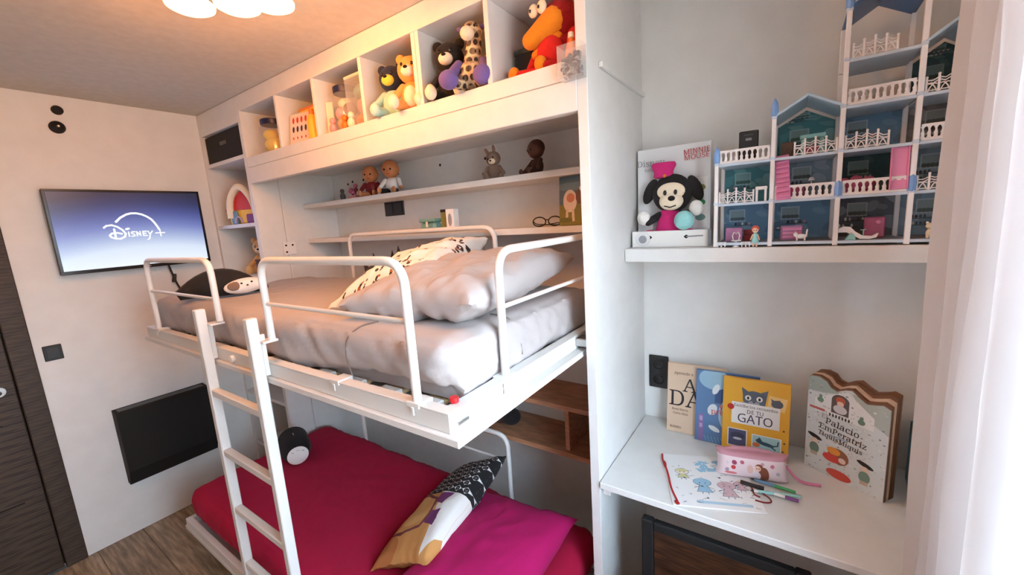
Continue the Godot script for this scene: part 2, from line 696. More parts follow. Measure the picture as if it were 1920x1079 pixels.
# ------------------------------------------------------------------ built-in wall unit
func build_cabinet() -> void:
	var W: Material = M.white_board
	var c := thing("shelf_column", "tall white open shelf column built into the corner beside the television", "shelves")
	bx(c, "side_panel", Vector3(0.002, 0, 0.002), Vector3(0.03, H - 0.002, ZF), W)
	bx(c, "side_panel", Vector3(0.535, 0, 0.002), Vector3(0.569, H - 0.002, ZF), W)
	bx(c, "back_panel", Vector3(0.03, 0, 0.002), Vector3(0.535, H - 0.002, 0.014), W, 0.0)
	bx(c, "top_fascia", Vector3(0.03, 2.283, 0.014), Vector3(0.535, H - 0.002, ZF), W)
	for y in [2.115, 1.735, 1.42, 1.03, 0.62, 0.24]:
		bx(c, "shelf", Vector3(0.03, y - 0.022, 0.014), Vector3(0.535, y, ZF - 0.004), W)
	bx(c, "plinth", Vector3(0.03, 0, ZF - 0.05), Vector3(0.535, 0.07, ZF - 0.03), W)

	var b := thing("bed_cabinet", "wide white built-in cabinet with toy cubbies above the fold-out bunk beds", "cabinet")
	var x0 := 0.57
	var x1 := 2.568
	bx(b, "side_panel", Vector3(x1, 0, 0.002), Vector3(2.6, H - 0.002, ZF), W)
	# the left lining is two boards with an open joint
	bx(b, "lining_board", Vector3(x0, 0, 0.014), Vector3(x0 + 0.006, 2.05, 0.366), W, 0.001)
	bx(b, "lining_board", Vector3(x0, 0, 0.3685), Vector3(x0 + 0.006, 2.05, ZF - 0.001), W, 0.001)
	bx(b, "back_panel", Vector3(x0, 0, 0.002), Vector3(x1, H - 0.002, 0.014), W, 0.0)
	bx(b, "cornice", Vector3(x0, 2.335, 0.014), Vector3(x1, H - 0.002, ZF), W)
	bx(b, "cubby_floor", Vector3(x0, 2.035, 0.014), Vector3(x1, 2.088, ZF), W, 0.002)
	bx(b, "fascia", Vector3(x0, 1.947, ZF - 0.03), Vector3(x1, 2.033, ZF + 0.002), W, 0.002)
	bx(b, "niche_lid", Vector3(x0 + 0.006, 2.012, 0.014), Vector3(x1, 2.034, ZF - 0.031), W)
	bx(b, "cubby_back", Vector3(x0, 2.088, 0.16), Vector3(x1, 2.335, 0.17), W, 0.0)
	for x in [0.937, 1.272, 1.616, 1.928, 1.948, 2.258]:
		bx(b, "divider", Vector3(x, 2.088, 0.17), Vector3(x + 0.0185, 2.335, ZF - 0.002), W)
	for y in [1.83, 1.617]:
		bx(b, "shelf", Vector3(x0 + 0.006, y - 0.026, 0.014), Vector3(x1, y, 0.235), W)
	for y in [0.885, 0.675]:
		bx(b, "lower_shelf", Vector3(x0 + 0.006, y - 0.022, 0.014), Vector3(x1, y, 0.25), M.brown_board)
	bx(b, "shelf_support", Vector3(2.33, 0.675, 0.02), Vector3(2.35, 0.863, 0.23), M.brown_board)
	# shelf-pin holes in the back board
	for p in [[0.79, 1.955], [0.90, 1.955], [1.22, 1.955], [1.85, 1.955], [0.87, 1.91], [0.74, 1.945], [1.55, 1.962]]:
		cy(b, "pin_hole", 0.007, 0.007, 0.002, Vector3(p[0], p[1], 0.0145), M.hole_black, Vector3(90, 0, 0), 12)
	# pale socket on the left lining, with its lead
	var s := thing("wall_socket", "small white socket with a thin lead on the niche side panel", "socket", Vector3(0.576, 1.57, 0.36))
	bc(s, "plate", Vector3(0.008, 0.075, 0.075), Vector3(0.004, 0, 0), M.white_plastic)
	for a in [[0.02, 0.02], [0.02, -0.02], [-0.02, 0.02]]:
		cy(s, "pin_opening", 0.006, 0.006, 0.002, Vector3(0.0085, a[0], a[1]), M.hole_black, Vector3(0, 0, 90), 10)
	tube(s, "lead", [Vector3(0.006, -0.03, 0.005), Vector3(0.008, -0.12, 0.006), Vector3(0.006, -0.30, 0.012)], 0.003, M.white_plastic, 0.03, 8)
	var k := thing("light_switch", "black double switch plate on the niche back board above the shelf", "switch", Vector3(1.16, 1.764, 0.0145))
	bc(k, "plate", Vector3(0.165, 0.082, 0.008), Vector3(0, 0, 0.004), M.black_plastic, Vector3.ZERO, 0.003)
	for x in [-0.04, 0.04]:
		bc(k, "rocker", Vector3(0.06, 0.06, 0.004), Vector3(x, 0, 0.0095), M.black_plastic, Vector3(3, 0, 0))

# ------------------------------------------------------------------ beds
func guard(parent: Node, a: Vector3, b: Vector3, foot_a: float, foot_b: float, bars: Array) -> void:
	# a bent tube from foot to foot with thinner bars across
	var g := put(parent, "guard_rail", sweep(fillet([Vector3(a.x, foot_a, a.z), a, b, Vector3(b.x, foot_b, b.z)], 0.06, 8), [0.0105], 12), M.white_metal)
	for y in bars:
		put(g, "cross_bar", sweep([Vector3(a.x, y, a.z), Vector3(b.x, y, b.z)], [0.006], 10), M.white_metal)

func bed_linen(called: String, parent: Node, h: Vector3, r: float, m: Material, amount: float, sd: float) -> MeshInstance3D:
	var w := func(p: Vector3, n: Vector3) -> float:
		var q := wob.get_noise_3d(p.x * 110.0 + sd, p.y * 200.0, p.z * 150.0) * amount
		q += wob.get_noise_3d(p.x * 420.0 + p.z * 260.0 + sd * 2.0, p.y * 160.0, p.z * 520.0) * amount * 0.4
		# creases: sharp on top of soft swells
		var cr := 1.0 - 2.2 * absf(wob.get_noise_3d(p.x * 520.0 + p.z * 320.0, sd * 7.0, p.z * 300.0 - p.x * 90.0))
		q += maxf(0.0, cr) * amount * 0.28
		if absf(n.y) < 0.75:
			q += amount * 0.55 * maxf(0.0, 1.0 - 2.4 * absf(wob.get_noise_3d(p.x * 1000.0 + p.y * 900.0, p.y * 260.0 + sd, p.z * 1000.0)))
		if amount > 0.012 and p.y < 0.0 and p.x > 0.3 and n.z > 0.2:
			q -= 0.035 * clampf((p.x - 0.3) / 0.35, 0.0, 1.0) * clampf(-p.y / 0.06, 0.0, 1.0)
		return q
	return put(parent, called, soft_box(h, r, 130, 12, 56, w), m)

func build_upper_bed() -> void:
	var W: Material = M.white_metal
	var b := thing("bunk_bed_frame", "white fold-out upper bunk frame with tubular guard rails", "bed", Vector3.ZERO)
	bx(b, "base_board", Vector3(0.585, 1.205, 0.25), Vector3(2.55, 1.2235, 1.096), M.white_board, 0.002)
	bx(b, "front_rail", Vector3(0.60, 1.2235, 1.06), Vector3(2.52, 1.267, 1.085), W, 0.002)
	bx(b, "back_rail", Vector3(0.60, 1.2235, 0.262), Vector3(2.52, 1.267, 0.285), W, 0.002)
	bx(b, "end_rail", Vector3(0.60, 1.2235, 0.285), Vector3(0.624, 1.267, 1.06), W, 0.002)
	bx(b, "end_rail", Vector3(2.496, 1.2235, 0.285), Vector3(2.52, 1.267, 1.06), W, 0.002)
	# folded lip that runs along the top of the rails
	bx(b, "rail_lip", Vector3(0.60, 1.267, 1.056), Vector3(2.52, 1.2705, 1.087), W, 0.001)
	bx(b, "rail_lip", Vector3(2.490, 1.267, 0.285), Vector3(2.522, 1.2705, 1.056), W, 0.001)
	for i in 13:
		var x := 0.70 + i * 0.142
		var s := bx(b, "slat", Vector3(x - 0.03, 1.236, 0.29), Vector3(x + 0.03, 1.246, 1.03), M.pine_slat, 0.003)
		put(s, "slat_holder", box_mesh(Vector3(0.066, 0.018, 0.04), 0.003), M.white_plastic, Vector3(0, 0.004, 0.372))
	# pivots that carry the frame between the cabinet sides
	bx(b, "pivot_block", Vector3(2.52, 1.235, 0.44), Vector3(2.567, 1.262, 0.49), M.steel, 0.003)
	bx(b, "pivot_block", Vector3(0.576, 1.235, 0.44), Vector3(0.602, 1.262, 0.49), M.steel, 0.003)
	guard(b, Vector3(0.735, 1.582, 1.073), Vector3(1.425, 1.582, 1.073), 1.262, 1.366, [1.445])
	guard(b, Vector3(1.79, 1.582, 1.073), Vector3(2.415, 1.582, 1.073), 1.342, 1.262, [1.452])
	guard(b, Vector3(2.508, 1.582, 0.865), Vector3(2.508, 1.582, 0.30), 1.262, 1.262, [1.445])
	guard(b, Vector3(1.06, 1.63, 0.273), Vector3(2.065, 1.63, 0.273), 1.262, 1.262, [1.502])
	# clips that hold the rail feet
	for p in [[2.415, 1.2705, 1.083], [2.12, 1.2705, 1.083], [0.76, 1.2705, 1.083]]:
		bx(b, "rail_clip", Vector3(p[0] - 0.02, 1.262, 1.045), Vector3(p[0] + 0.02, 1.274, 1.0885), W, 0.001)
		bx(b, "rail_clip", Vector3(p[0] - 0.004, 1.245, 1.0875), Vector3(p[0] + 0.004, 1.264, 1.0905), W, 0.001)
	bx(b, "rail_clip", Vector3(2.485, 1.262, 0.84), Vector3(2.5235, 1.274, 0.89), W, 0.001)
	bx(b, "joint_line", Vector3(2.5195, 1.236, 0.8935), Vector3(2.5206, 1.262, 0.8955), M.hole_black, 0.0)
	cy(b, "latch_knob", 0.010, 0.010, 0.012, Vector3(2.495, 1.278, 1.04), M.red_plastic, Vector3(0, 0, 0), 16)
	bx(b, "latch_lever", Vector3(2.521, 1.235, 1.03), Vector3(2.526, 1.243, 1.065), M.steel, 0.001)
	cy(b, "rail_button", 0.013, 0.013, 0.012, Vector3(1.52, 1.245, 1.091), M.white_plastic, Vector3(90, 0, 0), 18)

	var l := thing("bunk_ladder", "white metal ladder with flat rungs hooked to the upper bunk", "ladder")
	for x in [1.385, 1.77]:
		bx(l, "stile", Vector3(x - 0.0145, 0.0, 1.101), Vector3(x + 0.0145, 1.415, 1.132), W, 0.003)
		bx(l, "hook", Vector3(x - 0.01, 1.335 if x > 1.5 else 1.355, 1.06), Vector3(x + 0.032 + (0.012 if x < 1.5 else 0.0), 1.342 if x > 1.5 else 1.362, 1.105), W, 0.001)
		bx(l, "hook", Vector3(x - 0.006, 1.23, 1.086), Vector3(x + 0.006, 1.36, 1.103), W, 0.001)
	for y in [1.112, 0.878, 0.645, 0.41, 0.175]:
		bx(l, "rung", Vector3(1.399, y - 0.013, 1.104), Vector3(1.756, y + 0.013, 1.129), W, 0.003)

	var m := thing("mattress", "upper bunk mattress in a taupe grey fitted sheet", "mattress", Vector3(1.555, 1.3215, 0.657))
	bed_linen("fitted_sheet", m, Vector3(0.93, 0.075, 0.383), 0.05, M.taupe_sheet, 0.014, 3.0)
	# stitched seam over the corner of the sheet
	tube(m, "seam", [Vector3(0.60, 0.079, 0.30), Vector3(0.585, 0.078, 0.345), Vector3(0.575, 0.055, 0.385), Vector3(0.57, 0.0, 0.3905), Vector3(0.58, -0.06, 0.384)], 0.0022, M.taupe_seam, 0.02, 6)
	tube(m, "vent_slit", [Vector3(0.918, 0.012, 0.352), Vector3(0.924, 0.0, 0.350), Vector3(0.922, -0.014, 0.349)], 0.003, M.hole_black, 0.004, 6)
	tube(m, "seam", [Vector3(0.85, 0.079, 0.12), Vector3(0.90, 0.076, 0.115), Vector3(0.934, 0.04, 0.11), Vector3(0.938, -0.03, 0.105)], 0.0022, M.taupe_seam, 0.02, 6)

func build_lower_bed() -> void:
	var W: Material = M.white_metal
	var b := thing("lower_bed_frame", "low white fold-out bed frame under the upper bunk", "bed")
	bx(b, "base_board", Vector3(0.56 + 0.02, 0.20, 0.27), Vector3(2.55, 0.222, 1.0985), M.white_board, 0.002)
	bx(b, "front_rail", Vector3(0.595, 0.222, 1.07), Vector3(2.52, 0.262, 1.095), W, 0.002)
	bx(b, "back_rail", Vector3(0.595, 0.222, 0.28), Vector3(2.52, 0.262, 0.303), W, 0.002)
	bx(b, "end_rail", Vector3(0.595, 0.222, 0.303), Vector3(0.62, 0.262, 1.07), W, 0.002)
	bx(b, "end_rail", Vector3(2.495, 0.222, 0.303), Vector3(2.52, 0.262, 1.07), W, 0.002)
	for i in 4:
		cy(b, "leg", 0.018, 0.018, 0.20, Vector3([0.68, 2.45][i % 2], 0.10, [0.34, 0.98][i / 2]), M.black_matt)
	guard(b, Vector3(1.0, 0.70, 0.292), Vector3(2.07, 0.70, 0.292), 0.262, 0.262, [0.575])
	var m := thing("lower_mattress", "lower bed mattress in a deep magenta fitted sheet", "mattress", Vector3(1.555, 0.343, 0.685))
	bed_linen("fitted_sheet", m, Vector3(0.945, 0.08, 0.387), 0.065, M.magenta_sheet, 0.010, 40.0)

# ------------------------------------------------------------------ left wall
func build_left_wall_things() -> void:
	var tv := thing("television", "flat wall television showing a white logo on blue", "television", Vector3(0.0, 1.735, 0.92))
	bc(tv, "casing", Vector3(0.03, 0.428, 0.645), Vector3(0.052, 0, 0), M.black_plastic, Vector3.ZERO, 0.004)
	bc(tv, "wall_mount", Vector3(0.038, 0.2, 0.2), Vector3(0.019, 0, 0), M.black_matt)
	bc(tv, "bezel", Vector3(0.004, 0.016, 0.645), Vector3(0.068, -0.206, 0), M.black_gloss)
	bc(tv, "bezel", Vector3(0.004, 0.012, 0.645), Vector3(0.068, 0.208, 0), M.black_gloss)
	bc(tv, "bezel", Vector3(0.004, 0.404, 0.012), Vector3(0.068, 0.004, 0.3165), M.black_gloss)
	bc(tv, "bezel", Vector3(0.004, 0.404, 0.012), Vector3(0.068, 0.004, -0.3165), M.black_gloss)
	put(tv, "screen", screen_mesh(0.621, 0.40), M.tv_screen, Vector3(0.068, 0.004, 0), Vector3(0, 90, 0))
	bc(tv, "badge", Vector3(0.001, 0.006, 0.02), Vector3(0.0705, -0.206, -0.02), M.steel)
	var l := AreaLight3D.new()
	l.name = "screen_light"
	l.area_size = Vector2(0.6, 0.38)
	l.light_color = srgb(190, 205, 255)
	l.light_energy = 0.12
	l.shadow_enabled = true
	l.position = Vector3(0.075, 0.004, 0)
	l.rotation_degrees = Vector3(0, -90, 0)
	tv.add_child(l)
	var c := thing("television_cable", "black cable hanging from the television down to the bunk", "cable")
	tube(c, "cord", [Vector3(0.045, 1.523, 0.805), Vector3(0.03, 1.46, 0.79), Vector3(0.02, 1.40, 0.775), Vector3(0.012, 1.31, 0.74), Vector3(0.012, 1.15, 0.70), Vector3(0.012, 0.95, 0.68)], 0.005, M.black_plastic, 0.03, 8)
	cy(c, "plug", 0.011, 0.009, 0.05, Vector3(0.028, 1.44, 0.785), M.black_plastic, Vector3(-14, 0, 6), 12)
	var h := thing("wall_heater", "black wall radiator panel low beside the ladder", "heater", Vector3(0, 0, 0.958))
	var prof := [Vector2(0.0, 0.31), Vector2(0.045, 0.31), Vector2(0.088, 0.40), Vector2(0.088, 0.744), Vector2(0.0, 0.752)]
	put(h, "body", extrude(prof, 0.43), M.black_matt)
	bc(h, "outlet_grille", Vector3(0.05, 0.003, 0.40), Vector3(0.044, 0.7495, 0), M.black_gloss, Vector3(0, 0, -5))
	var s := thing("light_switch", "square black light switch on the wall next to the door", "switch", Vector3(0, 1.137, 1.327))
	bc(s, "plate", Vector3(0.009, 0.078, 0.066), Vector3(0.0045, 0, 0), M.black_plastic, Vector3.ZERO, 0.003)
	bc(s, "rocker", Vector3(0.004, 0.055, 0.046), Vector3(0.0105, 0, 0), M.black_plastic, Vector3(0, 0, 3))
	var d := thing("wall_vent", "smaller black round vent knob high on the wall under the ceiling", "vent", Vector3(0, 2.345, 1.11), Vector3(0, 0, -90))
	put(d, "cap", lathe([Vector2(0.022, 0), Vector2(0.022, 0.010), Vector2(0.017, 0.020), Vector2(0.006, 0.024)], 24), M.black_matt)
	var d2 := thing("wall_vent", "larger black round vent knob below the smaller one near the ceiling", "vent", Vector3(0, 2.261, 1.124), Vector3(0, 0, -90))
	put(d2, "cap", lathe([Vector2(0.03, 0), Vector2(0.03, 0.010), Vector2(0.024, 0.026), Vector2(0.010, 0.032)], 24), M.black_matt)
	cy(d2, "pin", 0.006, 0.005, 0.012, Vector3(0, 0.036, 0), M.steel, Vector3.ZERO, 12)

func screen_mesh(w: float, h: float) -> ArrayMesh:
	var v := [Vector3(-w / 2, -h / 2, 0), Vector3(w / 2, -h / 2, 0), Vector3(w / 2, h / 2, 0), Vector3(-w / 2, h / 2, 0)]
	var uv := [Vector2(0, 1), Vector2(1, 1), Vector2(1, 0), Vector2(0, 0)]
	return build(v, [0, 2, 1, 0, 3, 2], uv, 10.0, false)

# ------------------------------------------------------------------ lamp
func build_lamp() -> void:
	var c := Vector3(1.765, H, 1.105)
	var t := thing("ceiling_lamp", "flower shaped ceiling lamp with round glowing petals", "lamp", c)
	cy(t, "ceiling_plate", 0.10, 0.115, 0.022, Vector3(0, -0.0115, 0), M.white_metal, Vector3.ZERO, 28)
	for k in 10:
		var a := deg_to_rad(196.0 + 36.0 * k)
		var p := Vector3(cos(a) * 0.2, -0.072 + 0.014 * (k % 2), sin(a) * 0.2)
		tube(t, "petal_arm", [Vector3(0, -0.018, 0), Vector3(p.x * 0.5, -0.026, p.z * 0.5), Vector3(p.x, p.y + 0.012, p.z)], 0.006, M.white_metal, 0.02, 8)
		var petal := put(t, "petal_diffuser", lathe([Vector2(0.030, -0.012), Vector2(0.050, -0.0115), Vector2(0.062, -0.005), Vector2(0.064, 0.003), Vector2(0.058, 0.009), Vector2(0.02, 0.011)], 28, 60.0), M.lamp_glow, p)
		put(petal, "petal_cap", lathe([Vector2(0.012, -0.0145), Vector2(0.032, -0.0142), Vector2(0.036, -0.0125), Vector2(0.012, -0.010)], 24), M.white_metal)
		var l := OmniLight3D.new()
		l.name = "petal_light"
		l.light_color = Color(1.0, 0.63, 0.315)
		l.light_energy = LAMP
		l.light_size = 0.012
		l.omni_range = 8.0
		l.omni_attenuation = 2.0
		l.shadow_enabled = true
		l.position = p + Vector3(0, -0.030, 0)
		t.add_child(l, true)

# ------------------------------------------------------------------ curtain
func build_curtain() -> void:
	var t := thing("curtain", "white sheer curtain hanging in long folds at the right edge", "curtain")
	var v := []
	var tr := []
	var nz := 90
	var ny := 30
	for j in ny + 1:
		for i in nz + 1:
			var u := float(i) / nz
			var y := 0.03 + (H - 0.075) * j / ny
			var gather := 1.0 - 0.10 * (1.0 - absf(2.0 * j / ny - 1.0))
			var z := 0.50 + 0.44 * u * gather
			var ph := u * TAU * 5.0 - 1.2
			var x := 3.350 + 0.026 * sin(ph) + 0.013 * sin(ph * 1.7 + 1.2) + 0.012 * wob.get_noise_2d(i * 9.0, y * 90.0)
			z += 0.012 * cos(ph)
			v.append(Vector3(x, y, z))
	for j in ny:
		for i in nz:
			var a := j * (nz + 1) + i
			quad(tr, a, a + 1, a + nz + 2, a + nz + 1)
	put(t, "cloth", build(v, tr, [], 70.0, false), M.curtain_cloth)
	var r := thing("curtain_rail", "white ceiling curtain rail above the sheer curtain", "rail")
	bx(r, "track", Vector3(3.33, H - 0.028, 0.48), Vector3(3.37, H - 0.001, 2.5), M.white_metal, 0.003)

const LAMP := 0.072

func more_materials() -> void:
	mat("red_plastic", srgb(200, 22, 30), 0.4)
	cloth("taupe_sheet", srgb(176, 169, 168), 0.25, 0.03)
	cloth("taupe_seam", srgb(120, 108, 102), 0.2, 0.0)
	cloth("magenta_sheet", srgb(172, 0, 56), 0.06, 0.03)
	cloth("magenta_case", srgb(180, 2, 92), 0.06, 0.03)
	var c := cloth("curtain_cloth", srgb(226, 226, 228), 0.05, 0.02)
	c.backlight_enabled = true
	c.backlight = srgb(250, 251, 253)
	mat("plush_card", srgb(242, 216, 200), 0.6)
	mat("olive_card", srgb(128, 128, 70), 0.7)
	mat("teal_card", srgb(74, 138, 152), 0.6)
	mat("pale_card", srgb(222, 224, 226), 0.6)
	mat("cord_red", srgb(176, 30, 36), 0.8)
	mat("cord_dark", srgb(120, 36, 36), 0.8)
	mat("dusty_pink", srgb(190, 136, 150), 0.7)
	var g := mat("lamp_glow", srgb(255, 246, 230), 0.5)
	g.emission_enabled = true
	g.emission = srgb(255, 226, 190)
	g.emission_energy_multiplier = 2.2
	var s := mat("tv_screen", srgb(8, 8, 10), 0.25)
	s.emission_enabled = true
	s.emission_texture = ImageTexture.create_from_image(screen_image())
	s.emission = Color.BLACK
	s.emission_energy_multiplier = 1.0

func screen_image() -> Image:
	var w := 512
	var h := 330
	var im := canvas(w, h, Color.BLACK)
	var stops := [[0.0, srgb(38, 40, 66)], [0.14, srgb(48, 54, 98)], [0.30, srgb(78, 88, 148)], [0.46, srgb(118, 130, 188)], [0.62, srgb(168, 182, 218)], [0.76, srgb(212, 224, 242)], [1.0, srgb(236, 244, 252)]]
	for y in h:
		for x in w:
			var dx := (x - w * 0.58) / (w * 0.62)
			var q := float(y) / h - 0.16 * dx * dx + 0.03
			q = clampf(q, 0.0, 1.0)
			q = floorf(q * 40.0) / 40.0
			var col: Color = stops[0][1]
			for k in stops.size() - 1:
				if q >= stops[k][0]:
					col = stops[k][1].lerp(stops[k + 1][1], clampf((q - stops[k][0]) / (stops[k + 1][0] - stops[k][0]), 0.0, 1.0))
			im.set_pixel(x, y, col)
	var wht := srgb(250, 252, 255)
	# the logo, in strokes: z runs right to left on the wall, so u = (1.2305 - z) / 0.621
	var f := func(z: float, y: float) -> Vector2:
		return Vector2((1.2305 - z) / 0.621 * w, (1.939 - y) / 0.40 * h)
	var lines := [
		[[0.998, 1.781], [0.978, 1.802], [0.951, 1.819], [0.930, 1.825], [0.908, 1.825], [0.885, 1.818], [0.865, 1.806], [0.848, 1.79], [0.836, 1.769], [0.826, 1.745], [0.822, 1.732]],
		[[1.050, 1.752], [1.040, 1.761], [1.018, 1.764], [0.998, 1.755], [0.980, 1.738], [0.969, 1.716], [0.974, 1.700], [0.992, 1.690], [1.012, 1.691], [1.030, 1.700], [1.034, 1.710], [1.024, 1.720], [1.0, 1.722], [0.985, 1.716]],
		[[1.012, 1.742], [1.012, 1.70]],
		[[0.956, 1.724], [0.956, 1.700]],
		[[0.930, 1.724], [0.942, 1.724], [0.945, 1.717], [0.934, 1.710], [0.932, 1.702], [0.946, 1.700]],
		[[0.922, 1.700], [0.922, 1.724], [0.908, 1.702], [0.908, 1.724]],
		[[0.880, 1.724], [0.896, 1.724], [0.896, 1.701], [0.880, 1.701]],
		[[0.896, 1.713], [0.884, 1.713]],
		[[0.873, 1.724], [0.866, 1.706], [0.854, 1.724]],
		[[0.866, 1.708], [0.872, 1.682], [0.880, 1.678]],
		[[0.840, 1.712], [0.800, 1.712]],
		[[0.819, 1.732], [0.819, 1.694]],
	]
	for i in lines.size():
		var pp := []
		for p in lines[i]:
			pp.append(f.call(p[0], p[1]))
		stroke(im, pp, 9.0 if i < 1 else (8.0 if i < 3 else 5.5), wht)
	ell(im, f.call(0.958, 1.741), Vector2(9, 5), wht, -0.3)
	return im

# ------------------------------------------------------------------ desk alcove
func build_desk_alcove() -> void:
	var W: Material = M.white_board
	var d := thing("desk", "white desk board fitted into the alcove right of the beds", "desk")
	bx(d, "desk_top", Vector3(2.602, 0.772, 0.002), Vector3(RW - 0.002, 0.795, 0.522), W, 0.0025)
	bx(d, "support_bracket", Vector3(2.602, 0.735, 0.455), Vector3(2.628, 0.771, 0.495), W)
	bx(d, "support_batten", Vector3(2.602, 0.74, 0.002), Vector3(RW - 0.002, 0.771, 0.022), W)
	var s := thing("wall_shelf", "thick white shelf over the desk carrying the doll house", "shelf")
	bx(s, "shelf_board", Vector3(2.602, 1.48, 0.002), Vector3(RW - 0.002, 1.5255, 0.234), W, 0.002)
	var cl := thing("shelf_batten", "thin white batten on the alcove side panel above the shelf", "batten")
	bx(cl, "strip", Vector3(2.601, 2.075, 0.004), Vector3(2.613, 2.09, 0.43), W)
	var o := thing("wall_socket", "tall black double socket on the alcove wall above the desk", "socket", Vector3(2.658, 0.998, 0.0))
	bc(o, "plate", Vector3(0.076, 0.138, 0.009), Vector3(0, 0, 0.005), M.black_plastic, Vector3.ZERO, 0.003)
	for y in [-0.032, 0.032]:
		var w := put(o, "socket_well", lathe([Vector2(0.019, -0.002), Vector2(0.021, 0.002), Vector2(0.017, 0.0025), Vector2(0.016, 0.0005)], 24), M.black_gloss, Vector3(0, y, 0.0105), Vector3(90, 0, 0))
		for x in [-0.007, 0.007]:
			put(w, "contact_hole", cyl_mesh(0.0025, 0.0025, 0.002, 8), M.hole_black, Vector3(x, 0.002, 0))
	# chair under the desk, its back to the room
	var c := thing("desk_chair", "dark wooden chair standing with its back under the white desk", "chair", Vector3(2.945, 0, 0.66), Vector3(0, 180, 0))
	for x in [-0.2, 0.2]:
		bc(c, "leg", Vector3(0.035, 0.695, 0.03), Vector3(x, 0.3475, 0.18), M.black_matt, Vector3.ZERO, 0.004)
		bc(c, "leg", Vector3(0.035, 0.43, 0.035), Vector3(x, 0.215, -0.17), M.black_matt, Vector3.ZERO, 0.004)
	bc(c, "seat", Vector3(0.43, 0.03, 0.40), Vector3(0, 0.445, 0.0), M.chair_wood, Vector3.ZERO, 0.006)
	bc(c, "top_rail", Vector3(0.365, 0.03, 0.026), Vector3(0, 0.678, 0.18), M.black_matt, Vector3.ZERO, 0.004)
	bc(c, "back_panel", Vector3(0.365, 0.20, 0.014), Vector3(0, 0.562, 0.18), M.chair_wood, Vector3.ZERO, 0.003)
	bc(c, "stretcher", Vector3(0.365, 0.03, 0.02), Vector3(0, 0.2, 0.18), M.black_matt, Vector3.ZERO, 0.003)

# ------------------------------------------------------------------ doll house
func balustrade(w: float) -> ArrayMesh:
	# moulded rail with keyhole openings between the balusters
	var list := [[box_mesh(Vector3(w, 0.006, 0.004), 0.001), at(Vector3(0, 0.036, 0))], [box_mesh(Vector3(w, 0.006, 0.004), 0.001), at(Vector3(0, 0.003, 0))]]
	var n := 9
	var pitch := w / (n + 0.4)
	for k in n + 1:
		var x := -w / 2 + pitch * (k + 0.2)
		var right := []
		var left := []
		for j in 13:
			var y := 0.006 + 0.027 * j / 12.0
			var q := (y - 0.006) / 0.027
			var hole := 0.0
			if absf(q - 0.68) < 0.3:
				hole = sqrt(maxf(0.0, 1.0 - pow((q - 0.68) / 0.3, 2.0))) * 0.36
			if absf(q - 0.24) < 0.22:
				hole = maxf(hole, sqrt(maxf(0.0, 1.0 - pow((q - 0.24) / 0.22, 2.0))) * 0.26)
			hole = maxf(hole, 0.14 if q > 0.1 and q < 0.9 else 0.0)
			var hw := pitch * (0.5 - hole)
			right.append(Vector2(hw, y))
			left.push_front(Vector2(-hw, y))
		list.append([extrude(right + left, 0.003), at(Vector3(x, 0, 0))])
	return join(list)

func fence(w: float, bays: int) -> ArrayMesh:
	# scrolled garden fence: taller middle post, drooping rails, crossed scrolls
	var list := []
	var top := func(u: float) -> float:
		return 0.027 + 0.009 * sin(PI * u) * (0.6 + 0.4 * absf(cos(bays * PI * u)))
	for k in bays + 1:
		var u := float(k) / bays
		var hgt: float = top.call(u) + 0.006
		list.append([box_mesh(Vector3(0.0042, hgt, 0.004), 0.0008), at(Vector3(-w / 2 + w * u, hgt / 2, 0))])
		list.append([ball_mesh(Vector3(0.003, 0.003, 0.003), 8), at(Vector3(-w / 2 + w * u, hgt + 0.001, 0))])
	for lvl in [0.0, -0.006, -0.021]:
		var pts := []
		for k in bays * 4 + 1:
			var u := float(k) / (bays * 4)
			var y: float = top.call(u) + lvl - 0.003 * sin(PI * fmod(u * bays, 1.0))
			if lvl < -0.01:
				y = 0.004
			pts.append(Vector3(-w / 2 + w * u, y, 0))
		list.append([sweep(pts, [0.0014], 6), at(Vector3.ZERO)])
	for k in bays:
		var x := -w / 2 + w * (k + 0.5) / bays
		var q := w / bays * 0.36
		for sg in [-1, 1]:
			var pts := []
			for j in 7:
				var a := -PI / 2 + PI * j / 6.0
				pts.append(Vector3(x + sg * q * sin(a), 0.013 + 0.008 * sin(a * 1.0) + 0.004 * cos(a * 2.0), 0))
			list.append([sweep(pts, [0.0013], 6), at(Vector3.ZERO)])
	return join(list)

